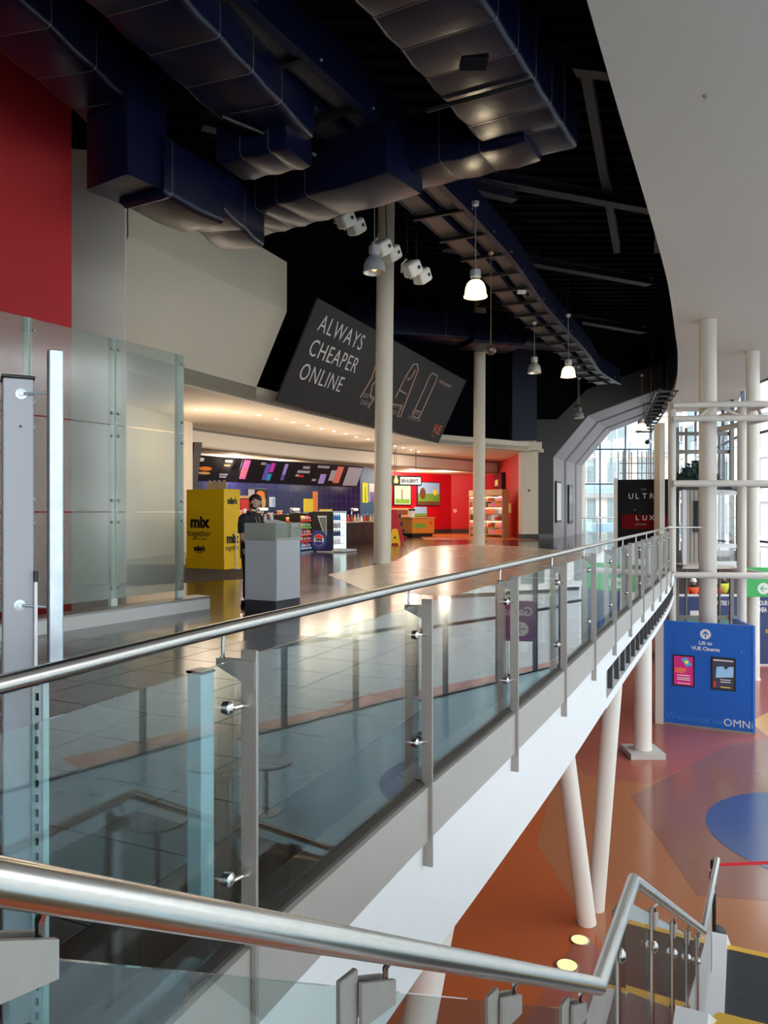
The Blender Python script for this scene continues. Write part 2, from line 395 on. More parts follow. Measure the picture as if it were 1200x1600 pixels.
# dark wall above the soffit, behind the banner
P2 = Vector((2.7, 38.1)); P3 = Vector((8.1, 42.4))
struct('wall_back_upper', MB().slab(bk(P1, -1.6), bk(P2, -1.6), 5.3, 11, .2), black_void)
struct('wall_back_dark', MB().slab((.6, 40.6), (10.5, 47.5), 5.3, 11, .2), black_void)
struct('wall_navy_pier', MB().slab((6.9, 41.3), (8.3, 41.7), 5.4, 11, .4), mat('navy_pier_paint', (22, 27, 52), .7, 0, .05))
# concession soffit with vertical front fascia
IN = [(-10.5, 26.0), (-7.75, 31.0), (-4.2, 37.5), (0.0, 43.2), (3.6, 47.6), (7.72, 52.0)]
INc = [(p.x, p.y) for p in cat_rom(IN, 6)]
soff = [tuple(P0-U*3), tuple(P0), tuple(P1), tuple(P2), tuple(P3), (10.2, 45.5)]
struct('ceiling_soffit', MB().prism(soff+[(8.3, 53.5)]+INc[::-1]+[(-13, 23)], 4.9, 5.1), mat('warm_soffit_plaster', (222, 206, 186), .75, 0, .015, 1.5))
def strip(pts, z0, z1, t):
    m = MB(); 
    L = [Vector(p) for p in pts]; nn = []
    for i in range(len(L)):
        d = (L[min(i+1, len(L)-1)]-L[max(i-1, 0)]).normalized(); nn.append(Vector((-d.y, d.x))*t)
    m.loft([[(*p, z0) for p in L]+[(*(p+n), z0) for p, n in zip(L[::-1], nn[::-1])], [(*p, z1) for p in L]+[(*(p+n), z1) for p, n in zip(L[::-1], nn[::-1])]])
    return m
struct('trim_2', strip(soff[0:3], 4.875, 5.34, .2), cream)
struct('trim_3', strip(soff[2:5], 4.875, 5.36, .3), cream)
struct('trim_4', strip(INc, 4.12, 4.92, .25), cream_w)       # white band over the counter
struct('trim_5', strip([(x-.03, y-.08) for x, y in INc], 4.80, 4.9, .1), mat('grey_line_paint', (120, 116, 112), .7, 0, .03))  # grey line along the top of the white band
struct('ceiling_concession', MB().prism(INc+[(8.2, 56), (-1, 58), (-14, 40), (-14, 26)], 4.12, 4.2), mat('concession_plaster', (226, 204, 172), .7, 0, .015, 1.5))
# concession back walls
W0 = (-10.6, 32.4); W1 = (-1.35, 44.0); W2 = (.2, 49.5); W3 = (4.75, 54.3); W4 = (8.25, 54.0); W5 = (8.2, 43.6)
struct('wall_tiled', MB().slab(W0, W1, 0, 4.15, .3), grout)
struct('wall_blue', MB().slab(W1, W2, 0, 4.15, .3), blue_wall)
struct('wall_red_far', MB().slab(W2, W3, 0, 4.15, .3), red_bright)
struct('wall_red_back', MB().slab(W3, W4, 0, 4.9, .3), red_bright)
struct('wall_red_side', MB().slab((7.72, 53.8), (7.95, 43.6), 0, 4.9, .3), mat('side_red_paint', (196, 44, 42), .6, 0, .03))
struct('baseboard_red', MB().slab((W2[0], W2[1]-.05), (W3[0], W3[1]-.05), 0, .3, .1), dark_grey)
struct('baseboard_back', MB().slab((W3[0], W3[1]-.05), (W4[0], W4[1]-.05), 0, .3, .1), dark_grey)
o = thing('square_pier', 'broad cream square pier between red shop wall and dark wall', 'column', (8.25, 43.4, 0))
MB().bbox(7.68, 8.62, 42.9, 43.9, .25, 4.92, .02).build('shaft', cream, o); MB().box(7.66, 8.64, 42.88, 43.92, 0, .26).build('base', dark_grey, o)
MB().box(7.6, 8.7, 42.3, 43.9, 4.9, 5.36).build('head', cream, o); MB().bbox(7.64, 8.5, 42.9, 43.6, 5.3, 5.98, .02).build('upper_block', cream, o)
MB(frame((8.0, 42.9), (8.6, 42.9), 0)).disc(.1, 2.7, 0, .06, .03).build('alarm_sounder', black, o)
# dark leaning frame at the left end of the counter
struct('wall_counter_end', MB().loft([[(x, y, z) for x, y, z in ((-7.75, 29.6, 0), (-7.55, 29.8, 0), (-7.05, 29.8, 4.2), (-7.3, 29.6, 4.2))], [(x, y, z) for x, y, z in ((-9.0, 31.5, 0), (-8.8, 31.7, 0), (-8.3, 31.7, 4.2), (-8.55, 31.5, 4.2))]]), mat('counter_end_grey', (66, 62, 66), .6, 0, .03))
struct('wall_counter_side', MB().slab((-8.6, 21.2), (-7.3, 29.3), 0, 4.9, .25), cream)

# dark portal wall and faceted grey tunnel
TD = Vector((.41, .912)).normalized()
sec = [(9.72, 0), (9.72, 4.62), (11.7, 7.0), (18.5, 9.55)]
def tunnel(name, s0, s1, out, m, lab):
    A = []
    for s in (s0, s1):
        o_ = TD*s
        inner = [(x+o_.x, 44+o_.y, z) for x, z in sec]
        outer = [(x+o_.x-out, 44+o_.y, z+(out if k > 1 else (out*.4 if k == 1 else 0))) for k, (x, z) in enumerate(sec)]
        A.append(inner+outer[::-1])
    struct(name, MB().loft(A), m)
tunnel('trim_6', 0, 3.0, .3, mid_grey, ''); tunnel('trim_7', 3.75, 6.6, .3, mid_grey, ''); tunnel('trim_8', 7.2, 9.2, .3, mid_grey, '')
def tun_gap(name, s0, s1):
    A = []
    for s in (s0, s1):
        o_ = TD*s; A.append([(x+o_.x-.28, 44+o_.y, z+(.26 if k > 1 else (.1 if k == 1 else 0))) for k, (x, z) in enumerate(sec)]+[(x+o_.x-.5, 44+o_.y, z+(.5 if k > 1 else .2*(k > 0))) for k, (x, z) in list(enumerate(sec))[::-1]])
    struct(name, MB().loft(A), dark_grey)
tun_gap('trim_9', 3.0, 3.75); tun_gap('trim_10', 6.6, 7.2)
wall = [(8.5, 0), (8.5, 6.8), (9.9, 6.8), (11.6, 8.5), (18.5, 11), (18.5, 9.6), (11.68, 7.03), (9.68, 4.64), (9.68, 0)]
struct('wall_portal', MB().loft([[(x, 43.95, z) for x, z in wall], [(x, 44.3, z) for x, z in wall]]), dark_grey)
struct('wall_portal_upper', MB().loft([[(x, y, z) for x, z in ((6.5, 6.6), (9.85, 6.6), (11.55, 8.3), (18.5, 10.85), (18.5, 11), (6.5, 11))] for y in (44.35, 44.5)]), black_void)
struct('baseboard_portal', MB().box(8.5, 9.66, 43.9, 43.97, 0, .25), mat('baseboard_grey', (110, 108, 106), .6, 0, .02))
for i, (s, a, b) in enumerate(((.35, .9, 3.3), (4.1, .8, 3.2))):
    q = Vector((9.74, 44))+TD*s; o = thing('poster_case', ['lit white poster case on dark portal wall', 'black poster case on the second portal leg'][i], 'poster case', (q.x, q.y, a))
    q2 = q+TD*1.4; n = Vector((TD.y, -TD.x))*.08
    MB().prism([tuple(q), tuple(q2), tuple(q2+n), tuple(q+n)], a, b).build('case', black, o)
    MB().prism([tuple(q+TD*.1+n), tuple(q2-TD*.1+n), tuple(q2-TD*.1+n*1.1), tuple(q+TD*.1+n*1.1)], a+.12, b-.12).build('poster', [white_paint, black_gloss][i], o)
# enclosing walls
struct('wall_far_left', MB().box(-30.2, -30, -8, 58, -.3, 11), black_void)
struct('wall_behind', MB().box(-30, -6, -14.2, -14, LOW, ZC), ceil_white)
struct('wall_foyer_behind', MB().box(-30, -6.2, -8.2, -8, 0, 11), cream)
struct('wall_lower_left', MB().box(-12.2, -12, -14, 58, LOW, -.34), cream)
struct('wall_far_end', MB().box(-30, 8.6, 57.5, 57.8, -.3, 11), black_void)
struct('wall_lower_dark', MB().slab((4.0, 36.5), (17.5, 36.5), LOW, -.34, .3), mat('dark_shell_wall', (66, 58, 54), .8, 0, .2, 2))
# ------------------------------------------------------------------ glazed facade, sky side
def facade(name, A, B, z0, z1, nx, zs, mw=.09, m=mullion):
    A = Vector(A); B = Vector(B); d = (B-A); L = d.length; d.normalize(); n = Vector((-d.y, d.x))
    root = bpy.data.objects.new(name, None); col.objects.link(root); root.location = (A.x, A.y, z0); ORG[root.name] = Vector((A.x, A.y, z0)); root['kind'] = 'structure'
    for i in range(nx+1):
        p = A+d*(L*i/nx); q = d*mw/2; w = n*.09
        MB().prism([tuple(p-q-w), tuple(p+q-w), tuple(p+q+w), tuple(p-q+w)], z0, z1).build('mullion', m, root)
    for z in [z0]+zs+[z1]:
        MB().prism([tuple(A-n*.05), tuple(B-n*.05), tuple(B+n*.05), tuple(A+n*.05)], z-.05, z+.05).build('transom', m, root)
    lv = [z0]+zs+[z1]
    for i in range(nx):
        for k in range(len(lv)-1):
            p = A+d*(L*i/nx+mw/2); q = A+d*(L*(i+1)/nx-mw/2)
            MB().slab(tuple(p), tuple(q), lv[k]+.05, lv[k+1]-.05, .012).build('pane', glass_clear, root)
    return root
facade('window_1', FAC[0], FAC[1], LOW, ZC, 18, [-2.2, .2, 2.6, 5.0])
facade('window_4', (-6, -14.05), (13.1, -14.05), LOW, ZC, 10, [-2.2, .2, 2.6, 5.0])
facade('window_2', (17.1, 36.6), (21.5, 53), -.3, 9.5, 6, [2.6, 5.2])
facade('window_3', (8.6, 57.6), (20, 57.6), -.3, 11, 6, [1.1, 3.6, 6.2], .07)
# street and buildings outside
struct('ground_street', MB().box(-40, 120, -60, 160, LOW-.6, LOW-.31), pave)
def building(label, A, B, z0, levels, fh, nx, wall_m, depth=8, balcony=False, ww=.62):
    A = Vector(A); B = Vector(B); d = (B-A); L = d.length; d.normalize(); n = Vector((-d.y, d.x)); H = levels*fh
    o = thing('street_building', label, 'building', (A.x, A.y, z0))
    MB().prism([tuple(A), tuple(B), tuple(B+n*depth), tuple(A+n*depth)], z0, z0+H).build('wall', wall_m, o)
    MB().prism([tuple(A-n*.3), tuple(B-n*.3), tuple(B+n*depth), tuple(A+n*depth)], z0+H, z0+H+.4).build('parapet', wall_m, o)
    for k in range(levels):
        z = z0+k*fh
        MB().slab(tuple(A-n*.25), tuple(B-n*.25), z+fh-.35, z+fh-.05, .26).build('floor_band', bld_white, o)
        for i in range(nx):
            c = A+d*(L*(i+.5)/nx); h = d*(L/nx*ww/2)
            w = MB().slab(tuple(c-h-n*.04), tuple(c+h-n*.04), z+.5, z+fh-.5, .1).build('window', bld_glass, o)
            MB().slab(tuple(c-d*.05-n*.09), tuple(c+d*.05-n*.09), z+.5, z+fh-.5, .05).build('glazing_bar', bld_white, w)
        if balcony and k:
            MB().slab(tuple(A-n*.9), tuple(B-n*.9), z+.0, z+.95, .04).build('balcony_panel', mat('balcony_glass_blue', (136, 160, 176), .2, 0, .1), o)
            MB().slab(tuple(A-n*.95), tuple(B-n*.95), z+.95, z+1.03, .1).build('balcony_rail', offwhite_metal, o)
    return o
building('pale office building with glass balconies seen through the portal', (4, 78), (30, 74), LOW, 5, 3.9, 9, bld_cream, 8, True)
building('long pale stone building across the street behind the lift', (28, 72), (44, 20), LOW, 6, 3.6, 16, bld_white, 8)
building('pale grey stone terrace reflected in the balustrade glass', (42, 18), (40, -40), LOW, 4, 3.6, 16, bld_white, 8)
# ------------------------------------------------------------------ balcony balustrade
struct('trim_11', MB().loft([[(p.x, p.y, -.95) for p in edge_poly(.05, -3, 9.65, .5)], [(p.x, p.y, -.24) for p in edge_poly(.05, -3, 9.65, .5)], [(p.x, p.y, -.24) for p in edge_poly(-.3, -3, 9.65, .5)], [(p.x, p.y, -.95) for p in edge_poly(-.3, -3, 9.65, .5)], [(p.x, p.y, -.95) for p in edge_poly(.05, -3, 9.65, .5)]], cap=False, closed=False), white_paint)
def fasc(name, y0, y1, z0, z1, o0, o1, m):
    A = edge_poly(o0, y0, y1, .5); B = edge_poly(o1, y0, y1, .5); n = len(A)
    mb = MB(); rings = []
    for a, b in zip(A, B): rings.append([(a.x, a.y, z0), (a.x, a.y, z1), (b.x, b.y, z1), (b.x, b.y, z0)])
    mb.loft(rings); return struct(name, mb, m)
fasc('trim_12', 9.65, 22, -.5, -.24, .05, -.3, white_paint)
f13 = fasc('trim_13', 9.65, 22, -.97, -.85, .05, -.3, white_paint)
fasc('trim_14', 9.65, 22, -.86, -.49, -.22, -.3, mat('dark_plenum', (52, 50, 50), .5, 0, .4, 6))
t0 = EDGE.at_y(9.7); t1 = EDGE.at_y(21.8); k = 0
while t0+k*.62 < t1:
    p, d = edge_off(t0+k*.62, .03); n = Vector((d.y, -d.x)); a = d*.03
    MB().prism([tuple(p-a), tuple(p+a), tuple(p+a-n*.06), tuple(p-a-n*.06)], -.86, -.49).build('grille_bar', dark_grey, f13)
    q, _ = edge_off(t0+(k+.5)*.62, -.1)
    MB().prism([tuple(q-d*.2), tuple(q+d*.2), tuple(q+d*.2-n*.1), tuple(q-d*.2-n*.1)], -.78, -.56+.1*(k % 3)/3).build('duct_box', [mat('pale_plant', (150, 150, 146), .4, .5, .3), steel_flat, dark_grey][k % 3], f13)
    k += 1
struct('ceiling_lower', MB().prism([(p.x, p.y) for p in edge_poly(-.31, -3, 40, 1.)]+[(-12, 40), (-12, -3)], -.95, -.9), white_paint)

bal = thing('balustrade', 'curved steel and glass balustrade along the edge of the balcony', 'balustrade', (-.55, 2.55, 0))
RZ = 1.1; OUT = .07
Y_END = 19.9
a_, b_ = EDGE.at_y(.2), EDGE.at_y(Y_END); N = 90
rail = [(*edge_off(a_+(b_-a_)*i/N, -.03)[0], RZ) for i in range(N+1)]
pe, de = edge_off(b_, -.03); rail += [(pe.x+.25, pe.y+.12, RZ), (pe.x+.9, pe.y+.05, RZ)]
MB().tube(rail, .024, 14).build('handrail', steel, bal, True)
tp0 = EDGE.at_y(2.62); tps = []
t = tp0-1.66*2
while t < b_: tps.append(t); t += 1.66
def loc_xf(t, off, z):
    p, d = edge_off(t, off); n = Vector((d.y, -d.x, 0)); m = Matrix((Vector((d.x, d.y, 0)), n, Vector((0, 0, 1)))).transposed().to_4x4(); m.translation = Vector((p.x, p.y, z)); return m
# edge channel sections between the posts, glass panes, posts with fittings
for i, t in enumerate(tps):
    X = loc_xf(t, OUT, 0)
    post = MB(X).bbox(-.007, .007, -.028, .034, -.39, 1.035, .002).build('post', steel_flat, bal)
    for y0_ in (-.013, .008):
        MB(X).loft([[(y0_, .03, .905), (y0_, .03, 1.0), (y0_, -.125, 1.0), (y0_, -.125, .975)], [(y0_+.005, .03, .905), (y0_+.005, .03, 1.0), (y0_+.005, -.125, 1.0), (y0_+.005, -.125, .975)]]).build('rail_bracket', steel_flat, post)
    MB(X).tube([(0, -.105, .98), (0, -.105, 1.05), (0, -.1, 1.085)], .0065, 8).build('rail_stub', chrome, post, True)
    for z in (.28, .85):
        for s in (-1, 1):
            m = MB(X); m.tube([(s*.006, -.005, z-.006), (s*.03, -.012, z), (s*.062, -.02, z)], .0075, 8); m.build('glass_clamp', chrome, post, True)
            xx = X @ Matrix.Translation((s*.064, -.042, z)) @ Matrix.Rotation(R(-90), 4, 'X')
            MB(xx).lathe((0, 0, 0), [(.001, -.012), (.022, -.012), (.024, .004), (.024, .014), (.014, .022), (.001, .024)], 16, True).build('clamp_disc', chrome, post, True)
for i in range(len(tps)-1):
    ta, tb = tps[i]+.008, tps[i+1]-.008
    n = 1
    P = [edge_off(ta+(tb-ta)*k/n, OUT-.045)[0] for k in range(n+1)]; Q = [edge_off(ta+(tb-ta)*k/n, OUT-.055)[0] for k in range(n+1)]
    MB().loft([[(p.x, p.y, .07), (p.x, p.y, 1.0), (q.x, q.y, 1.0), (q.x, q.y, .07)] for p, q in zip(P, Q)]).build('glass_pane', glass_bal, bal)
    ta, tb = tps[i]+.01, tps[i+1]-.01; n = 6
    P = [edge_off(ta+(tb-ta)*k/n, OUT+.012)[0] for k in range(n+1)]; Q = [edge_off(ta+(tb-ta)*k/n, -.04)[0] for k in range(n+1)]
    MB().loft([[(p.x, p.y, -.25), (p.x, p.y, .035), (q.x, q.y, .05), (q.x, q.y, -.25)] for p, q in zip(P, Q)]).build('edge_channel', channel_m, bal)
    P = [edge_off(ta+(tb-ta)*k/n, OUT-.01)[0] for k in range(n+1)]; Q = [edge_off(ta+(tb-ta)*k/n, -.1)[0] for k in range(n+1)]
    MB().loft([[(p.x, p.y, .03), (p.x, p.y, .055), (q.x, q.y, .07), (q.x, q.y, .03)] for p, q in zip(P, Q)]).build('inner_ledge', mat('dark_ledge', (70, 66, 64), .45, .4, .1), bal)  # dark ledge strip along the foot of the glass

# ------------------------------------------------------------------ stair in the foreground
S = [Vector((-.63, .48, 1.335)), Vector((-.4, .8, 1.115)), Vector((.63, 2.26, .105)), Vector((.975, 3.0, .063)), Vector((2.33, 5.6, -1.555)), Vector((2.93, 6.75, -1.555))]
sb = thing('stair_balustrade', 'steel handrail with glass panels running down beside the stair', 'balustrade', (.63, 2.26, -.85))
MB().tube(S, .0245, 16).build('handrail', steel, sb, True)
def seg_frame(a, b, s):
    p = a.lerp(b, s); d = (b-a); h = Vector((d.x, d.y, 0)).normalized(); n = Vector((-h.y, h.x, 0)); m = Matrix((h, n, Vector((0, 0, 1)))).transposed().to_4x4(); m.translation = p; return m
def stair_bracket(a, b, s, last=.10):
    X = seg_frame(a, b, s); sl = (b-a).z/Vector(((b-a).x, (b-a).y)).length
    post = MB(X).bbox(-.10, -.05, .028, .04, -.95, -.02, .002).build('post', steel_flat, sb)
    for y in (.016, .044):
        MB(X).loft([[(-.055, y, -.04), (.05, y, -.085), (.05, y, -.13), (-.055, y, -.12)], [(-.055, y+.008, -.04), (.05, y+.008, -.085), (.05, y+.008, -.13), (-.055, y+.008, -.12)]]).build('bracket_plate', steel_flat, post)
    MB(X).tube([(.035, .03, -.13), (.035, .03, -.06), (.035, .012, -.015+.035*sl)], .0055, 8).build('pin', chrome, post, True)
    xx = X @ Matrix.Translation((-.06, .022, -.2)) @ Matrix.Rotation(R(90), 4, 'X')
    MB(xx).lathe((0, 0, 0), [(.001, 0), (.024, 0), (.026, .008), (.012, .02), (.001, .021)], 16, True).build('clamp_disc', chrome, post, True)
SB = [(S[1], S[2], s) for s in (.015, .395, .70, .945)]+[(S[2], S[3], .82)]+[(S[3], S[4], s) for s in (.25, .5, .74, .95)]+[(S[4], S[5], .9)]
for a, b, s in SB: stair_bracket(a, b, s)
def stair_pane(a, b, s0, s1, g, drop=.9):
    p, q = a.lerp(b, s0), a.lerp(b, s1); h = Vector((q.x-p.x, q.y-p.y, 0)).normalized(); n = Vector((-h.y, h.x, 0))
    r = []
    for e in (p, q):
        c = e+n*.03; r.append([tuple(c+Vector((0, 0, -.085))), tuple(c+n*.01+Vector((0, 0, -.085))), tuple(c+n*.01+Vector((0, 0, -drop))), tuple(c+Vector((0, 0, -drop)))])
    MB().loft(r).build('glass_pane', g, sb)
for s0, s1 in ((-.25, .0), (.015, .365), (.38, .67), (.685, .915)): stair_pane(S[1], S[2], s0, s1, glass_stair0)
stair_pane(S[2], S[3], -.02, .75, glass_stair)
stair_pane(S[2], S[3], .85, 1., glass_stair)
for s0, s1 in ((.0, .23), (.26, .48), (.52, .72), (.76, .94)): stair_pane(S[3], S[4], s0, s1, glass_stair)
stair_pane(S[4], S[5], .0, .85, glass_stair)
# the stair itself
st = thing('staircase', 'wide stair with black treads, yellow nosings and white stringers', 'staircase', (1.3, 3.4, LOW))
SD = Vector((.426, .905)).normalized(); SR = Vector((SD.y, -SD.x))
def quadp(p, d0, d1, w0, w1): return [tuple(p+SD*d0+SR*w0), tuple(p+SD*d1+SR*w0), tuple(p+SD*d1+SR*w1), tuple(p+SD*d0+SR*w1)]
WD = 2.0
def step(p, z, going, rise, first=False):
    MB().prism(quadp(p, 0, going, .06, WD), z-.04, z).build('tread', tread_m, st)
    MB().prism(quadp(p, going-.05, going+.004, .06, WD), z-.03, z+.003).build('nosing', nosing_m, st)
    MB().prism(quadp(p, going-.03, going-.015, .06, WD), z-rise, z-.03).build('riser', white_paint, st)
# flight one from the upper floor to the first landing
o1 = Vector((.05, .75))+SR*.0
z = 0.; g = .3; rise = .17
base = Vector((-.25, .55))
F1D = Vector((.588, .809)); 
L1 = Vector((.72, 2.1))
for k in range(5):
    SDs, SRs = SD, SR
    z = -.17*(k+1); p = Vector((-.12, .35))+F1D*(.3*k+.12)
    SD = F1D; SR = Vector((SD.y, -SD.x)); step(p, z, .3, .17); SD, SR = SDs, SRs
LZ1 = -.85; LZ2 = -2.5
q1 = Vector((.78, 2.25)); q2 = q1+SD*1.42
MB().prism(quadp(q1, 0, 1.42, .1, WD), LZ1-.16, LZ1).build('landing', tread_m, st)
MB().prism(quadp(q1, 1.35, 1.425, .1, WD), LZ1-.03, LZ1+.004).build('nosing', nosing_m, st)
nst = 10; run = 2.92; dz = (LZ1-LZ2)/nst
for k in range(1, nst):
    p = q2+SD*(run/nst*(k-1)); step(p, LZ1-dz*k, run/nst, dz)
q3 = q2+SD*run*.9
MB().prism(quadp(q3, 0, 1.35, .1, WD), LZ2-.16, LZ2).build('landing', tread_m, st)
MB().prism(quadp(q3, 1.28, 1.355, .1, WD), LZ2-.03, LZ2+.004).build('nosing', nosing_m, st)
MB().prism(quadp(q3, 0, .05, .1, WD), LZ2-.03, LZ2+.004).build('nosing', nosing_m, st)
nst2 = 12
for k in range(1, nst2):
    p = q3+SD*(1.35+.28*(k-1)); step(p, LZ2-(LZ2-LOW)/nst2*k, .28, (LZ2-LOW)/nst2)
def stringer(w0, w1):
    for (p, d0, d1, za, zb) in ((q1, 0, 1.42, LZ1, LZ1), (q2, 0, run*.9, LZ1, LZ2), (q3, 0, 1.4, LZ2, LZ2), (q3+SD*1.4, 0, 3.2, LZ2, LOW+.2)):
        A, B, C, D = [Vector(v) for v in quadp(p, d0, d1, w0, w1)]
        MB().loft([[(*A, za-.3), (*A, za+.07), (*D, za+.07), (*D, za-.3)], [(*B, zb-.3), (*B, zb+.07), (*C, zb+.07), (*C, zb-.3)]]).build('stringer', white_paint, st)
stringer(-.04, .1); stringer(WD, WD+.14)
MB().prism(quadp(q1, -.12, .0, -.04, WD), LZ1-.3, LZ1+.02).build('landing_edge', white_paint, st)
# belt barrier at the stair foot
b0 = Vector((4.72, 11.0, LOW))
o = thing('belt_barrier', 'black belt barrier post with red tape on the orange lower floor', 'barrier', b0)
MB().lathe(b0, [(.17, 0), (.17, .02), (.05, .05), (.001, .05)], 20).build('base', black, o, True)
MB().tube([b0+Vector((0, 0, .03)), b0+Vector((0, 0, .92))], .035, 14).build('post', black, o, True)
MB().lathe(b0+Vector((0, 0, .9)), [(.001, 0), (.045, 0), (.045, .1), (.03, .12), (.001, .12)], 14).build('cassette', black, o, True)
MB().loft([[(b0.x+.04, b0.y, LOW+.92), (b0.x+.04, b0.y+.004, LOW+.92), (b0.x+.04, b0.y+.004, LOW+.97), (b0.x+.04, b0.y, LOW+.97)], [(7.6, 11.3, LOW+.90), (7.6, 11.304, LOW+.90), (7.6, 11.304, LOW+.95), (7.6, 11.3, LOW+.95)]]).build('belt', fabric_red, o)
# second stair rail end on the far side
# ------------------------------------------------------------------ columns
def round_column(name, label, base, top, r, r2=None, plate=None, m=pillar_paint, collar=True):
    base = Vector(base); top = Vector(top); o = thing(name, label, 'column', base)
    MB().tube([base, top], [r, r2 or r], 28).build('shaft', m, o, True)
    if collar: MB().tube([base, base+(top-base).normalized()*.05], r*1.12, 28).build('base_collar', m, o, True)
    if plate:
        w, h, mm = plate; MB().box(base.x-w, base.x+w, base.y-w, base.y+w, base.z, base.z+h).build('base_plate', mm, o)
    return o
c1 = at(597, 880, 22.5); round_column('round_column', 'tall cream round column in front of the black cinema banner', (c1.x, 22.5, 0), (c1.x+.12, 22.5, 11.0), .255)
c2 = at(748, 852, 34.6); round_column('round_column', 'tall cream round column further back before the red wall', (c2.x, 34.6, 0), (c2.x+.05, 34.6, 11.0), .265)
col_white = mat('white_column_paint', (222, 216, 208), .45, 0, .02)
round_column('round_column', 'white round column on a square grey footing under the balcony', (6.40, 19.0, LOW), (6.40, 19.0, -.9), .215, plate=(.42, .14, concrete), m=col_white)
round_column('leaning_strut', 'left leaning white strut of the pair under the balcony', (2.96, 11.2, LOW), (2.5, 11.2, -.9), .135, m=col_white, collar=False)
round_column('leaning_strut', 'right leaning white strut of the pair under the balcony', (3.2, 11.6, LOW), (3.42, 11.4, -.9), .125, m=col_white, collar=False)
round_column('leaning_strut', 'nearest leaning white strut right under the white balcony fascia', (-.12, 5.95, LOW), (.56, 5.95, -.9), .135, m=col_white, collar=False)
fd = thing('floor_disc', 'round glowing disc nearer the stair on orange floor', 'light', (2.42, 10.15, LOW), 'glowing discs on the orange floor')
MB().disc(2.42, 10.15, LOW+.002, .16, .012).build('rim', chrome, fd); MB().disc(2.42, 10.15, LOW+.01, .13, .008).build('lens', dim_glow, fd)  # thin warm glowing disc laid on the floor
fd = thing('floor_disc', 'round glowing disc beside the leaning struts', 'light', (2.74, 10.75, LOW), 'glowing discs on the orange floor')
MB().disc(2.74, 10.75, LOW+.002, .14, .012).build('rim', chrome, fd); MB().disc(2.74, 10.75, LOW+.01, .115, .008).build('lens', dim_glow, fd)

# ------------------------------------------------------------------ left: grey post with galvanised upright, frosted screen
gp = thing('gate_post', 'grey steel gate post with black cap at the left edge', 'post', (-1.03, 2.26, 0))
Xg = Matrix.Translation((-1.03, 2.26, 0)) @ Matrix.Rotation(R(28), 4, 'Z')
MB(Xg).bbox(-.082, 0, 0, .12, 0, 1.89, .003).build('casing', grey_post, gp)
MB(Xg).bbox(-.086, .004, -.004, .124, 1.89, 1.9, .003).build('cap', black, gp)
for z, x_ in ((1.845, -.034), (1.228, -.038)):
    xx = Xg @ Matrix.Translation((x_, 0, z)) @ Matrix.Rotation(R(90), 4, 'X')
    MB(xx).lathe((0, 0, 0), [(.001, 0), (.016, 0), (.016, .003), (.006, .004), (.006, .012), (.001, .012)], 18).build('washer', galv, gp, True)
    MB().tube([Xg @ Vector((x_, -.004, z)), Vector((-.995, 2.262, z+.006 if z > 1.5 else z-.008))], .0042, 8).build('stud', galv, gp, True)
MB(Xg @ Matrix.Translation((-.036, 0, 1.75)) @ Matrix.Rotation(R(90), 4, 'X')).disc(0, 0, 0, .004, .002, 10).build('screw', black, gp)
gc = thing('galvanised_upright', 'galvanised box section upright bolted beside the grey gate post', 'post', (-.975, 2.28, 1.05))
Xu = Matrix.Translation((-.978, 2.285, 0)) @ Matrix.Rotation(R(30), 4, 'Z')
MB(Xu).bbox(-.02, .02, -.02, .02, 1.055, 1.98, .003).build('section', galv, gc)
MB(Xu).box(-.0208, -.02, -.019, .019, 1.056, 1.979).build('shaded_side', mat('shaded_zinc', (104, 108, 110), .5, .6, .3, 20), gc)  # darker sheet paints the shaded left side of the upright
tn = thing('thin_rod', 'thin white rod with black cap against the grey gate post', 'rod', (-1.02, 2.25, 0))
MB().tube([(-1.02, 2.25, 0), (-1.02, 2.25, 1.31)], .005, 8).build('rod', white_paint, tn, True); MB().tube([(-1.02, 2.25, 1.295), (-1.02, 2.25, 1.328)], .0065, 8).build('rod_cap', black, tn, True)
ps = thing('slotted_strut', 'pale slotted steel strut behind the glass at far left', 'strut', (-.94, 2.08, 0))
Xs = Matrix.Translation((-.945, 2.09, 0)) @ Matrix.Rotation(R(-10), 4, 'Z')
strut_m = mat('pale_zinc_strut', (196, 214, 218), .4, .3, .08, 20)
m = MB(Xs)
for k in range(26):
    z = .02+k*.0395; m.box(-.017, -.006, 0, .003, z, z+.0395); m.box(.006, .017, 0, .003, z, z+.0395); m.box(-.006, .006, 0, .003, z, z+.018)
m.box(-.017, -.014, 0, .03, .02, 1.047); m.box(.014, .017, 0, .03, .02, 1.047)
m.build('channel', strut_m, ps); MB(Xs).box(-.0135, .0135, .02, .03, 0, 1.04).build('channel_back', black, ps)
pt = thing('square_stub_post', 'short pale square post with flat cap behind the balustrade glass', 'post', (-.665, 2.83, 0))
Xp = Matrix.Translation((-.68, 2.85, 0)) @ Matrix.Rotation(R(-30), 4, 'Z')
MB(Xp).bbox(-.035, .035, -.035, .035, 0, .905, .003).build('shaft', mat('pale_blue_steel', (178, 200, 206), .4, .2, .05), pt); MB(Xp).bbox(-.039, .039, -.039, .039, .905, .915, .003).build('cap', black_gloss, pt)
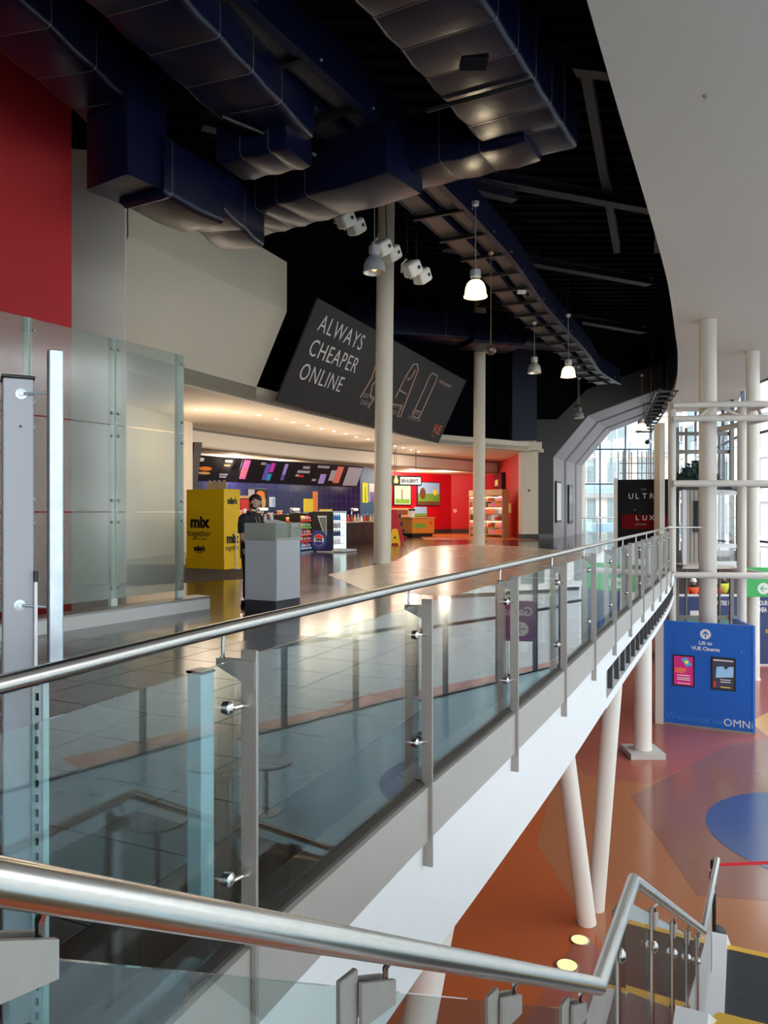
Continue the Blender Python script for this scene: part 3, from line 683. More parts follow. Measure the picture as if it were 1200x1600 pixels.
# frosted glass screen
fs = thing('frosted_screen', 'tall frosted glass screen on a pale plinth at left', 'screen', (-3.8, 10.5, 0))
A = Vector((-6.2, 6.3)); B = Vector((-3.05, 11.75)); d = (B-A).normalized(); Ls = (B-A).length
n = Vector((d.y, -d.x))
xs = [Ls-1.32*k for k in range(4)]
for i in range(3):
    for k in range(3):
        p, q = A+d*(xs[i+1]+.012), A+d*(xs[i]-.012)
        MB().slab(tuple(p), tuple(q), .3+1.2*k+.008, .3+1.2*(k+1)-.008, .012).build('glass_panel', glass_frost, fs)
for i in range(4):
    c = A+d*(xs[i]-(.07 if i == 0 else 0))+Vector((-d.y, d.x))*.05
    up = MB().prism([tuple(c-d*.055-n*.03), tuple(c+d*.055-n*.03), tuple(c+d*.055+n*.03), tuple(c-d*.055+n*.03)], .1, 3.9).build('upright', mat('pale_green_steel', (200, 212, 204), .45, 0, .03), fs)
    for z in (.45, 1.36, 1.66, 2.55, 2.86, 3.75):
        for s in ((-.06, .06) if i else (-.0,)):
            c2_ = A+d*(xs[i]+s-(.05 if i == 0 else 0))+n*.0
            xx = Matrix((Vector((d.x, d.y, 0)), Vector((0, 0, 1)), Vector((n.x, n.y, 0)))).transposed().to_4x4(); xx.translation = Vector((c2_.x, c2_.y, z))
            MB(xx).lathe((0, 0, 0), [(.001, .02), (.016, .02), (.022, .0), (.02, -.01), (.001, -.01)], 12, True).build('button_fixing', steel_flat, up, True)
MB().prism([tuple(A-n*.1), tuple(B+d*.32-n*.1), tuple(B+d*.32+n*.22), tuple(A+n*.22)], 0, .17).build('plinth', mat('pale_plinth', (206, 204, 202), .4, .1, .03), fs)
MB().prism([tuple(A-n*.1), tuple(B+d*.33-n*.1), tuple(B+d*.33+n*.23), tuple(A+n*.23)], .17, .2).build('plinth_cap', steel_flat, fs)
# slim white pole beside the yellow box
# ------------------------------------------------------------------ air ducts in the dark roof
def rring(c, d, w, z0, z1, r=.09, grow=0.):
    """rounded rectangle ring across direction d (horizontal) centred on plan point c"""
    n = Vector((d.y, -d.x)); w = w/2+grow; z0 -= grow; z1 += grow; P = []
    for (sx, zc, a0) in ((1, z0+r, -90), (1, z1-r, 0), (-1, z1-r, 90), (-1, z0+r, 180)):
        for k in range(4):
            a = R(a0+30*k); P.append((*(c+n*(sx*(w-r)+r*math.cos(a))), zc+r*math.sin(a)))
    return P
def duct(o, A, B, w, z0, z1, seams):
    A = Vector(A); B = Vector(B); d = (B-A).normalized(); L = (B-A).length
    st_ = [0]+[s*L for s in seams]+[L]
    for a, b in zip(st_[:-1], st_[1:]):
        mid = (a+b)/2
        MB().loft([rring(A+d*a, d, w, z0, z1), rring(A+d*mid, d, w, z0-.03, z1, grow=.006), rring(A+d*b, d, w, z0, z1)]).build('duct_section', duct_m, o, True)
    for s in seams:
        c = A+d*(s*L); MB().loft([rring(c-d*.005, d, w, z0, z1, grow=.007), rring(c+d*.005, d, w, z0, z1, grow=.007)]).build('seam_band', duct_tape, o, True)
def vduct(o, c, d, w, l, z0, z1, seams=()):
    c = Vector(c); d = Vector(d).normalized(); n = Vector((d.y, -d.x))
    def ring(z, g=0.):
        r = .06; P = []
        for (sx, sy, a0) in ((1, 1, 0), (-1, 1, 90), (-1, -1, 180), (1, -1, 270)):
            for k in range(3):
                a = R(a0+45*k); P.append((*(c+n*(sx*(w/2-r+g)+r*math.cos(a))+d*(sy*(l/2-r+g)+r*math.sin(a))), z))
        return P
    MB().loft([ring(z0), ring(z1)]).build('duct_drop', duct_m, o, True)
    for z in seams: MB().loft([ring(z-.008, .008), ring(z+.008, .008)]).build('seam_band', duct_tape, o, True)
da = thing('air_duct', 'navy wrapped air duct stepping down above the red wall', 'duct', (-3.9, 11.4, 6.3))
duct(da, (-5.55, 5.4), (-4.02, 11.9), .98, 7.46, 8.5, [.36, .5, .64, .78, .9])
vduct(da, (-3.88, 11.58), (.55, .83), .98, .74, 6.34, 8.3)
duct(da, (-3.7, 11.7), (-3.05, 12.9), .95, 6.26, 7.15, [.12])
duct(da, (-3.35, 15.3), (.35, 12.85), 1.15, 7.0, 7.9, [.25, .36, .47, .62])
duct(da, (-3.1, 12.8), (-2.7, 14.6), .9, 6.5, 7.3, [.5])
db = thing('air_duct', 'navy wrapped air duct left of the cable tray', 'duct', (-2.2, 10.5, 7.2))
duct(db, (-3.9, 5.8), (-1.6, 12.1), 1.1, 7.3, 8.2, [.3, .48, .6, .72, .84])
duct(db, (-2.45, 12.3), (-1.3, 11.8), .8, 6.95, 7.6, [.35, .75])
MB().tube([(-2.35, 11.1, 7.22), (-1.1, 12.3, 7.22)], .035, 8).build('hanger_bar', black, db)
dd = thing('air_duct', 'largest navy foil duct at the top beside the white ceiling', 'duct', (1.6, 10.8, 7.3))
duct(dd, (-1.0, 6.3), (2.55, 12.75), 1.35, 7.4, 8.55, [.2, .3, .4, .5, .6, .7, .8, .89])
duct(dd, (2.4, 12.35), (.35, 13.5), .9, 7.3, 8.2, [.32, .62])
MB().tube([(.62, 11.15, 7.33), (2.02, 10.4, 7.33)], .035, 8).build('hanger_bar', black, dd)
MB().box(1.0, 1.35, 9.9, 10.2, 7.36, 7.4).build('access_panel', black_void, dd)
de_ = thing('air_duct', 'far navy duct crossing above the second cream column', 'duct', (4, 31, 8.8))
duct(de_, (-1.6, 30.75), (8.3, 33.4), 1.3, 8.6, 9.7, [.4, .52, .6, .68, .76, .86])
duct(de_, (3.4, 31.9), (5.6, 32.6), 1.7, 8.4, 8.9, [.3, .6])
# ------------------------------------------------------------------ double cable tray following the balcony
TR = Path(cat_rom([(-4.6, 5.0), (-2.15, 9.7), (-.2, 13.3), (2.55, 18.9), (4.45, 23.6), (7.6, 30.6), (9.2, 34.5), (11.2, 38.0)], 8))
ct = thing('cable_tray', 'long navy double cable tray curving overhead towards the back', 'cable tray', (2.55, 18.9, 7.8))
def tray_strip(o0, o1, z0, z1, m, name):
    n = 60; rings = []
    for i in range(n+1):
        p, d = TR.pos(TR.l[-1]*i/n*.999); q = Vector((d.y, -d.x)); a, b = p+q*o0, p+q*o1
        rings.append([(*a, z0), (*b, z0), (*b, z1), (*a, z1)])
    MB().loft(rings).build(name, m, ct)
tray_strip(-.6, -.16, 7.84, 7.86, tray_pale, 'tray_base'); tray_strip(.1, .42, 7.84, 7.86, tray_pale, 'tray_base')
tray_strip(-.63, -.6, 7.82, 7.98, tray_blue, 'side_rail'); tray_strip(-.16, -.13, 7.82, 7.98, tray_blue, 'side_rail'); tray_strip(.07, .1, 7.82, 7.98, tray_blue, 'side_rail')
tray_strip(.42, .48, 7.8, 8.5, tray_blue, 'deep_side_beam')
tray_strip(.40, .56, 7.76, 7.8, tray_blue, 'beam_flange')
i = 0; t = .6
while t < TR.l[-1]-.2:
    p, d = TR.pos(t); q = Vector((d.y, -d.x)); e = d*.045
    MB().prism([tuple(p+q*-.68-e), tuple(p+q*.46-e), tuple(p+q*.46+e), tuple(p+q*-.68+e)], 7.74, 7.82).build('rung', black, ct)
    MB().tube([(*(p+q*-.64), 7.8), (*(p+q*-.64), 11.0)], .012, 6).build('drop_rod', black, ct)
    MB().ball((*(p+q*.5+d*.4), 7.95), .03, 8, 5).build('bolt', duct_tape, ct)
    t += 1.5
# little fixings seen under the tray
o = thing('junction_box', 'small beige junction box under the tray at top left', 'box', at(330, 48, 9.7)); p = at(330, 48, 9.7)
MB().bbox(p.x-.12, p.x+.1, p.y-.1, p.y+.1, p.z-.03, p.z+.09, .02).build('body', cream, o); MB().disc(p.x, p.y, p.z-.036, .03, .01).build('knockout', black, o)
o = thing('smoke_detector', 'small white round detector under the tray at top left', 'detector', at(365, 70, 9.9)); p = at(365, 70, 9.9)
MB().lathe(p, [(.001, -.04), (.05, -.03), (.06, .02), (.06, .05), (.001, .05)], 14).build('body', white_paint, o, True); MB().disc(p.x, p.y, p.z+.05, .04, .1).build('base', black, o)
o = thing('smoke_detector', 'tiny white sprinkler rose on the white ceiling', 'detector', at(1102, 148, 10.6)); p = at(1102, 148, 10.6)
MB().lathe((p.x, p.y, ZC-.03), [(.001, 0), (.02, 0), (.035, .03), (.001, .03)], 12).build('body', mid_grey, o, True); MB().tube([(p.x, p.y, ZC-.06), (p.x, p.y, ZC-.02)], .008, 6).build('nozzle', steel_flat, o)
# ------------------------------------------------------------------ pendant lamps
alu = mat('spun_aluminium', (178, 178, 182), .45, .5, .06)
def pendant(label, p, top, lit, s=1.):
    p = Vector(p); o = thing('pendant_lamp', label, 'lamp', p, 'bell pendants under the cable tray')
    body = [(.07, .36), (.105, .36), (.11, .30), (.11, .22), (.09, .20), (.09, .17), (.12, .14)]
    shade = [(.12, .14), (.17, .09), (.205, 0), (.22, -.12), (.225, -.17), (.215, -.17), (.195, -.1), (.16, .07), (.1, .13)]
    MB().lathe(p, [(r*s, z*s) for r, z in body], 28).build('housing', alu, o, True)
    MB().lathe(p, [(r*s, z*s) for r, z in shade], 32).build('shade', lamp_on if lit else alu, o, True)
    MB().ball(p+Vector((0, 0, -.04*s)), .07*s, 14, 8, 1.4).build('bulb', lamp_on if lit else dim_glow, o, True)
    if not lit: MB().disc(p.x, p.y, p.z+.05*s, .15*s, .01).build('reflector', mat('gold_reflector', (226, 190, 110), .2, 1, .1), o)
    else: MB().lathe(p, [((.226)*s, -.165*s), (.24*s, -.165*s), (.24*s, -.185*s), (.226*s, -.185*s)], 28).build('rim', lamp_on, o, True)
    MB().tube([p+Vector((0, 0, .36*s)), (p.x, p.y, top)], .012, 8).build('cable', mat('steel_cable', (150, 150, 152), .4, .6, .05), o)
    MB().tube([(p.x, p.y, top), (p.x, p.y, 11.0)], .01, 6).build('hanger_rod', black, o)
    MB().lathe((p.x, p.y, top-.1), [(.01, 0), (.07, .03), (.08, .1), (.001, .1)], 14).build('ceiling_rose', alu, o, True)
    if lit:
        L = bpy.data.lights.new('lamp_light', 'POINT'); L.energy = 55; L.color = (1, .82, .55); L.shadow_soft_size = .12
        lo = bpy.data.objects.new('lamp_light', L); col.objects.link(lo); lo.parent = o; lo.location = (0, 0, -.32*s); ORG[lo.name] = ORG[o.name]
pendant('unlit aluminium bell lamp hanging before the first cream column', at(585, 413, 15.2), 7.9, False)
pendant('large lit bell lamp under the cable tray, nearest lit one', at(743, 450, 15.6), 7.8, True)
pendant('small unlit bell lamp between the two lit ones', at(835, 575, 25.5), 7.8, False)
pendant('lit bell lamp further along the tray before dark wall', at(888, 580, 24.5), 7.8, True)
pendant('smallest unlit bell lamp low before the grey portal', at(905, 648, 36.0), 7.8, False)
pendant('lit bell lamp hanging inside the grey portal', at(1003, 666, 38.), 8.3, True)
def bob(label, px, py, Y, top, r):
    p = at(px, py, Y); o = thing('hanging_sensor', label, 'sensor', p, 'ball sensors on rods')
    MB().ball(p, r, 16, 10, .9).build('ball', mat('dark_bronze', (92, 78, 70), .35, .5, .1), o, True); MB().tube([p+Vector((0, 0, r*.8)), (p.x, p.y, top)], .008, 6).build('rod', mat('brass_rod', (170, 140, 104), .4, .7, .05), o)
    MB().ball((p.x, p.y, top), .07, 12, 8).build('top_joint', mat('brass_rod', (170, 140, 104)), o, True)
bob('dark ball on a thin rod beside the large lit lamp', 767, 547, 18.5, 7.75, .13)
bob('small dark ball on a rod under the further lit lamp', 903, 637, 33, 7.75, .16)
# ------------------------------------------------------------------ white spotlights in pairs on the beam
def spot(label, p, k):
    p = Vector(p); o = thing('spotlight', label, 'spotlight', p, 'white box spotlights')
    X = Matrix.Translation(p) @ Matrix.Rotation(R(28+8*k), 4, 'Z') @ Matrix.Rotation(R(-34), 4, 'Y') @ Matrix.Rotation(R(14), 4, 'X') @ Matrix.Scale(1.2, 4)
    MB(X).bbox(-.15, .15, -.14, .14, -.13, .13, .03).build('housing', mat('white_plastic', (214, 210, 204), .45, 0, .03), o)
    for (x, y, a) in ((.06, -.142, 'X'),):
        MB(X @ Matrix.Translation((x, y, .0)) @ Matrix.Rotation(R(90), 4, 'X')).disc(0, 0, -.004, .035, .01, 14).build('vent_hole', black, o)
    MB(X @ Matrix.Translation((0.03, 0, -.132))).disc(0, 0, 0, .055, .006, 16).build('lens', black_gloss, o)
    MB(X).tube([(-.15, .16, 0), (-.05, .2, .12), (.1, .2, .16)], .018, 6).build('bracket', mat('white_plastic', (214, 210, 204)), o)
    a = X @ Vector((.0, .2, .15)); MB().tube([a, (a.x+.1, a.y+.1, a.z+.25), (a.x+.02, a.y+.1, 11.0)], .012, 6).build('cable', black, o)
for i, (px, py, lab) in enumerate(((540, 343, 'white box spotlight, left of the first pair'), (556, 354, 'white box spotlight, right of the first pair'), (598, 387, 'white box spotlight half behind the unlit bell lamp'), (612, 396, 'white box spotlight just right of the unlit bell lamp'), (644, 420, 'white box spotlight, left of the third pair'), (659, 431, 'white box spotlight, lower right of the third pair'))):
    spot(lab, at(px, py, 16.8+.4*(i % 2)+.3*(i//2)), i % 2)
# ------------------------------------------------------------------ banner
BL = Vector((-3.30, 23.6)); BR = Vector((2.7, 38.1)); d = (BR-BL).normalized(); n = Vector((d.y, -d.x)); LB = (BR-BL).length
up = Vector((n.x*1.43, n.y*1.43, 3.0)); HB = up.length; fb = frame(BL, BR, 4.92, up)
bn = thing('cinema_banner', 'huge dark leaning banner reading ALWAYS CHEAPER ONLINE above the counter', 'banner', (BL.x, BL.y, 4.92))
MB(fb).box(0, LB, 0, HB, -.06, 0).build('panel', banner_m, bn)
for k, s in enumerate(('ALWAYS', 'CHEAPER', 'ONLINE')): text(s, .78, txt_white, bn, fb, .62, HB-.87-.80*k, sx=1.0, space=1.12, bold=-.004)
text('SKIP THE\nQUEUE', .26, txt_grey, bn, fb, 5.55, .95); text('PICK YOUR\nSEAT', .26, txt_grey, bn, fb, 9.0, .95, align='CENTER'); text('BOOK AT\nMYVUE.COM', .26, txt_grey, bn, fb, 11.3, .95, align='CENTER')
text('MYVUE.COM APP', .22, txt_pink, bn, fb, 12.3, 2.65); text('VUE', .62, txt_orange, bn, fb, 14.1, .42, bold=.02); text('GET BIG', .12, txt_grey, bn, fb, 14.2, .22)
def stroke(pts, r=.028, name='line_art'):
    MB(fb).tube([(x, y, .01) for x, y in pts], r, 6).build(name, txt_pink, bn)
stroke([(5.7, 2.55), (5.5, 2.2), (5.62, 1.7), (5.35, .9)]); stroke([(6.3, 2.35), (6.2, 1.9), (5.9, 1.5), (6.1, 1.1), (6.5, 1.0), (6.35, .6)]); stroke([(6.15, 2.2), (6.4, 1.75), (6.25, 1.5)])
stroke([(6.35+.14*math.cos(a*.5), 2.55+.18*math.sin(a*.5)) for a in range(13)])
stroke([(8.4, 1.35), (8.5, 2.3), (8.75, 2.85), (9.1, 2.95), (9.45, 2.75), (9.5, 2.2), (9.7, .7), (9.4, .65), (9.35, 1.15), (8.4, 1.05)]); stroke([(8.75, 2.3), (8.9, 2.2), (9.1, 2.35), (9.2, 2.7)]); stroke([(8.4, 1.7), (9.35, 1.65)])
stroke([(10.9, .95), (10.95, 2.75), (11.1, 2.9), (11.75, 2.9), (11.85, 2.75), (11.8, .95), (11.65, .85), (11.05, .85), (10.9, .95)]); stroke([(11.1, 1.15), (11.6, 1.15)])
# downlights in the warm soffit
dn = 0
for (px, py) in ((307, 640), (321, 641), (345, 642), (372, 645), (405, 649), (432, 655), (458, 660), (481, 665), (502, 670), (522, 674), (540, 678), (557, 683), (575, 687), (617, 697), (630, 700), (642, 703), (654, 706)):
    Y = 3.39*F/(800-py); p = at(px, py, Y)
    o = thing('downlight', 'round lit downlight in the row under the warm soffit', 'light', (p.x, p.y, 4.9), 'row of downlights in the soffit')
    MB().lathe((p.x, p.y, 4.9), [(.07, -.002), (.1, -.012), (.115, -.002), (.115, .0)], 16).build('trim_ring', cream_w, o, True); MB().disc(p.x, p.y, 4.893, .07, .006, 14).build('lens', down_on, o)
    if dn % 2 == 0:
        L = bpy.data.lights.new('soffit_fill_light', 'POINT'); L.energy = 58; L.color = (1, .82, .62); L.shadow_soft_size = .8  # unseen fill lamp added below the downlight to brighten the soffit
        lo = bpy.data.objects.new('soffit_fill_light', L); col.objects.link(lo); lo.parent = o; lo.location = (0, 0, -1.3); ORG[lo.name] = ORG[o.name]
    dn += 1
# recessed panels and lights in the concession ceiling
for i, (px, py) in enumerate(((645, 738), (695, 739), (340, 703), (415, 713), (500, 725), (575, 735))):
    Y = 2.6*F/(800-py); Y = max(33, min(Y, 49.5)); p = at(px, py, Y)
    if i >= 2: p.y += [0, 0, 3.2, 3., 2.8, 2.6][i]
    labs = ['warm square ceiling light before the red wall, left one', 'warm square ceiling light before the red wall, right one', 'ceiling light over the counter at the far left', 'ceiling light over the counter, second from left', 'ceiling light over the counter above the cola fridge', 'ceiling light over the counter before the blue wall']
    o = thing('ceiling_light', labs[i], 'light', (p.x, p.y, 4.12), 'lights in the concession ceiling')
    MB().box(p.x-.5, p.x+.5, p.y-.5, p.y+.5, 4.1, 4.125).build('frame', cream_w, o); MB().box(p.x-.42, p.x+.42, p.y-.42, p.y+.42, 4.092, 4.102).build('diffuser', panel_on, o)
    L = bpy.data.lights.new('ceiling_panel_light', 'POINT'); L.energy = 150 if i < 2 else 600; L.shadow_soft_size = .35; L.color = (1, .84, .66)
    lo = bpy.data.objects.new('ceiling_panel_light', L); col.objects.link(lo); lo.parent = o; lo.location = (0, 0, -.42); ORG[lo.name] = ORG[o.name]
# ------------------------------------------------------------------ concession: tiled wall, menu boards
A = Vector(W0); B = Vector(W1); d = (B-A).normalized(); fw = frame(W0, W1, 0); LW = (B-A).length
tl = MB().bbox(-.196, .196, -.196, .196, 0, .012, .006).mesh('wall_tile', Vector((0, 0, 0))); tl.materials.append(tile_navy)
wt = bpy.data.objects['wall_tiled']; k = 0
for i in range(3, int(LW/.4)):
    for j in range(1, 8):
        if k >= 290: break
        o = link('wall_tile', tl, wt); o.matrix_local = fw @ Matrix.Translation((.2+i*.4, .9+.4*j-.2, 0)); k += 1
bx0 = 2.75; bw = [1.55, 1.2, 1.15, 1.15, 1.2, 1.5, 1.25, 1.25, 1.35]
board_m = mat('menu_board_black', (30, 27, 36), .4, 0, .1); c = {}
for nme, rgb in (('orange', (238, 130, 50)), ('pink', (240, 120, 200)), ('peach', (246, 160, 130)), ('magenta', (226, 60, 190)), ('cyan', (40, 170, 210)), ('lilac', (170, 150, 220)), ('violet', (110, 90, 190)), ('salmon', (232, 120, 110)), ('silver', (170, 164, 176)), ('bun', (214, 170, 110)), ('white', (226, 222, 220)), ('red', (214, 40, 40)), ('yellow', (246, 214, 50)), ('green', (110, 160, 60)), ('sky', (150, 190, 226)), ('brown', (110, 70, 50)), ('navy', (40, 40, 100)), ('blue', (60, 120, 190))):
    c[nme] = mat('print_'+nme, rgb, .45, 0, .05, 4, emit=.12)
art = [[('orange', .72, .5, .78, .2, 1), ('bun', .72, .32, .7, .13, 1), ('white', .3, .85, .4, .14, 0), ('red', .12, .85, .08, .16, 0), ('silver', .2, .4, .3, .1, 0)],
       [('white', .38, .86, .45, .1, 0), ('bun', .35, .68, .35, .08, 0), ('silver', .3, .3, .5, .06, 0), ('silver', .3, .2, .4, .06, 0)],
       [('pink', .3, .55, .38, .8, 0), ('peach', .3, .45, .3, .4, 0)],
       [('silver', .2, .85, .3, .1, 0), ('violet', .55, .5, .3, .7, 0), ('magenta', .85, .7, .25, .4, 0), ('cyan', .82, .28, .25, .3, 0)],
       [('lilac', .6, .55, .22, .7, 0), ('violet', .6, .3, .22, .25, 0)],
       [('silver', .85, .8, .5, .12, 0), ('silver', .75, .6, .9, .12, 0), ('red', .65, .4, .4, .1, 0), ('silver', .4, .42, .3, .1, 0)],
       [('silver', .6, .88, .9, .1, 0), ('lilac', .8, .32, .45, .45, 0), ('silver', .2, .25, .3, .1, 0)],
       [('salmon', .7, .55, .5, .8, 0), ('silver', .25, .5, .4, .5, 0)],
       [('silver', .68, .5, 1.2, .9, 0)]]
bdl = ['menu board with orange hot dog picture at the far left', 'menu board with small white lines beside the hot dog board', 'menu board with a tall pink panel', 'menu board with violet, magenta and cyan drinks', 'menu board with a single lilac drink', 'plain dark menu board with grey lettering in the middle', 'menu board with lilac picture low right', 'menu board with salmon picture', 'pale grey menu board at the right end of the row']
for i, w in enumerate(bw):
    p = A+d*bx0; upv = Vector((d.y*.55, -d.x*.55, 1.15)); fm = frame(tuple(p+Vector((d.y, -d.x))*.15), tuple(p+Vector((d.y, -d.x))*.15+d), 2.92, upv); H = 1.22
    o = thing('menu_board', bdl[i], 'menu board', (p.x, p.y, 2.92), 'menu boards over the counter')
    MB(fm).bbox(.01, w-.01, 0, H, -.05, 0, .005).build('panel', board_m, o)
    for (cn, u, v, ww, hh, rnd) in art[i]:
        if rnd: MB(fm).disc(u, v*H, .004, ww/2, .006, 16, hh/2).build('picture', c[cn], o)
        else: MB(fm).box(max(.03, u-ww/2), min(w-.03, u+ww/2), max(.03, v*H-hh*H/2), min(H-.03, v*H+hh*H/2), .003 if hh > .3 else .006, .007 if hh > .3 else .01).build('picture', c[cn], o)
    bx0 += w
# wall pictures over the counter
def wall_board(name, label, cat, fr, u0, u1, v0, v1, m, t=.05, frame_m=None, loc=None):
    q = fr @ Vector((u0, v0, 0)); o = thing(name, label, cat, q)
    MB(fr).bbox(u0, u1, v0, v1, 0.01, t, .004).build('panel', m, o)
    if frame_m:
        for (a, b, e, f) in ((u0-.05, u1+.05, v1, v1+.05), (u0-.05, u1+.05, v0-.05, v0), (u0-.05, u0, v0, v1), (u1, u1+.05, v0, v1)): MB(fr).box(a, b, e, f, .01, t+.02).build('frame', frame_m, o)
    return o
o = wall_board('wall_panel', 'black panel with pretzel picture on the blue tiled wall', 'sign', fw, 6.3, 7.6, 1.2, 2.65, black)
MB(fw).box(6.35, 6.75, 2.2, 2.6, .055, .06).build('print', c['silver'], o); MB(fw).disc(7.15, 2.35, .055, .28, .01, 16, .2).build('pretzel_print', c['orange'], o); MB(fw).disc(7.35, 2.0, .055, .14, .01, 16, .3).build('pretzel_print', c['bun'], o)
o = wall_board('wall_notice', 'small pale blue and white notice on the tiled wall', 'sign', fw, 7.75, 8.15, 1.75, 2.25, c['white']); MB(fw).box(7.95, 8.13, 1.78, 2.2, .052, .056).build('print', c['sky'], o)
o = wall_board('drinks_machine', 'red fronted drinks dispenser behind the counter', 'machine', fw, 5.5, 6.0, 1.0, 2.1, c['red'], .5); MB(fw).disc(5.75, 1.55, .5, .12, .01).build('logo_disc', c['white'], o); MB(fw).box(5.5, 6, .75, 1.0, .01, .6).build('drip_tray', steel_flat, o)
o = wall_board('shelf_board', 'pale wooden shelf edge above the dispenser', 'shelf', fw, 4.9, 6.4, 2.15, 2.28, oak, .35); MB(fw).box(5.0, 5.1, 1.95, 2.15, .01, .3).build('bracket', black, o)
o = wall_board('yellow_poster', 'yellow popcorn poster on the tiled wall', 'poster', fw, 10.2, 10.9, 1.5, 2.2, c['yellow']); MB(fw).box(10.9, 11.25, 1.5, 2.6, .01, .05).build('side_strip', c['orange'], o)
o = wall_board('yellow_poster', 'low yellow poster with dark print beside the popcorn poster', 'poster', fw, 11.4, 12.4, 1.0, 1.65, c['yellow']); MB(fw).disc(11.9, 1.3, .05, .2, .008).build('print', c['brown'], o)
fbw = frame(W1, W2, 0)
o = wall_board('lit_menu', 'yellow and white menu strip on the blue wall', 'poster', fbw, .35, 1.35, 2.05, 3.2, emis('lit_yellow', (250, 226, 60), .7)); MB(fbw).box(.7, .95, 2.1, 3.1, .05, .055).build('print', c['green'], o)
o = wall_board('lit_menu', 'white and violet menu card on the blue wall', 'poster', fbw, 1.6, 2.9, 2.1, 3.2, c['white']); MB(fbw).box(1.7, 2.8, 2.1, 2.7, .05, .055).build('print', c['violet'], o)
o = wall_board('picture_screen', 'glowing orange burger screen in black frame on blue wall', 'screen', fbw, 3.3, 5.1, 1.9, 3.35, emis('lit_orange', (246, 150, 60), .8), .1, black); MB(fbw).disc(4.4, 2.7, .1, .5, .01, 18, .4).build('picture', emis('lit_red', (226, 70, 40), .8), o); MB(fbw).box(3.5, 4.0, 2.1, 2.7, .1, .106).build('picture', c['white'], o)
frd = frame(W2, W3, 0)
o = wall_board('lit_menu', 'bright green and cream ice cream menu on the red wall', 'poster', frd, .6, 2.2, 2.0, 3.4, emis('lit_cream', (240, 236, 190), .9), .08, black); MB(frd).box(.7, 2.1, 2.05, 2.35, .08, .085).build('print', c['green'], o); MB(frd).box(1.3, 1.4, 2.3, 3.0, .08, .085).build('print', c['brown'], o)
o = wall_board('menu_sign', 'small cream sign with brown print under the ice cream menu', 'sign', frd, .3, 2.1, 1.2, 1.75, c['bun']); MB(frd).box(.45, 1.95, 1.3, 1.65, .05, .055).build('print', c['brown'], o)
o = wall_board('picture_screen', 'purple framed meadow picture on the red wall', 'picture', frd, 2.9, 5.2, 2.0, 3.5, c['sky'], .1, mat('purple_frame', (74, 40, 84), .4, 0, .05))
MB(frd).box(2.9, 5.2, 2.0, 2.75, .1, .106).build('meadow', c['green'], o); MB(frd).disc(3.4, 2.75, .107, .3, .008, 14, .4).build('cow_print', c['brown'], o); MB(frd).disc(4.7, 2.85, .107, .22, .008, 14, .2).build('cow_print', c['yellow'], o); MB(frd).box(2.95, 5.15, 2.02, 2.22, .108, .114).build('dark_strip', c['brown'], o)
o = wall_board('picture_card', 'small sky blue picture card under the meadow picture', 'picture', frd, 2.6, 3.9, 1.2, 1.85, c['sky']); MB(frd).box(2.6, 3.9, 1.2, 1.4, .05, .055).build('meadow', c['green'], o)
o = wall_board('wall_disc', 'small pale round spot fitting on the plain red wall', 'fitting', frame(W3, W4, 0), .25, .28, 1.55, 1.6, c['pink'], .02); MB(frame(W3, W4, 0)).disc(.27, 1.58, .02, .14, .02).build('disc', c['peach'], o)
# hanging sign
q = at(642, 752, 42.5); q0 = at(612, 750, 41.9)
fh = frame((q0.x, q0.y), (q.x+.55, q.y), 3.0)
o = thing('hanging_sign', 'black hanging sign box with lit lettering BEN & JERRYS', 'sign', (q0.x, q0.y, 3.0)); lh = .55+(q-q0).length
MB(fh).bbox(-.1, lh, -.05, .5, -.25, 0, .01).build('box', black, o); MB(fh).box(.5, lh-.06, .02, .42, .001, .006).build('lit_panel', emis('lit_white', (246, 240, 220), 1.0), o)
text("BEN & JERRY'S", .26, txt_black, o, fh, .56, .12, .008, bold=.01, sx=.62)
for u in (.2, lh-.3): MB(fh).tube([(u, .5, -.1), (u, 1.9, -.1)], .015, 6).build('rod', black, o)
p = at(619, 749, 41.0); o = thing('bare_bulb_lamp', 'warm hanging bulb lamp beside the hanging sign', 'lamp', p); MB().lathe(p, [(.001, -.22), (.1, -.18), (.12, -.08), (.05, .12), (.04, .2), (.001, .2)], 14).build('bulb', emis('lit_amber', (255, 190, 120), 1.5), o, True); MB().tube([p+Vector((0, 0, .2)), (p.x, p.y, 4.9)], .015, 6).build('cord', black, o)
# wall mounted screen on the red side wall
fsd = frame((7.70, 52.5), (7.93, 44.5), 0)
o = wall_board('picture_screen', 'black screen with gold lettering high on red side wall', 'screen', fsd, .6, 3.2, 2.9, 4.05, black_gloss, .25); text('LIVE', .55, emis('lit_gold', (255, 200, 110), 1.0), o, fsd, .8, 3.25, .262, sx=1.1)
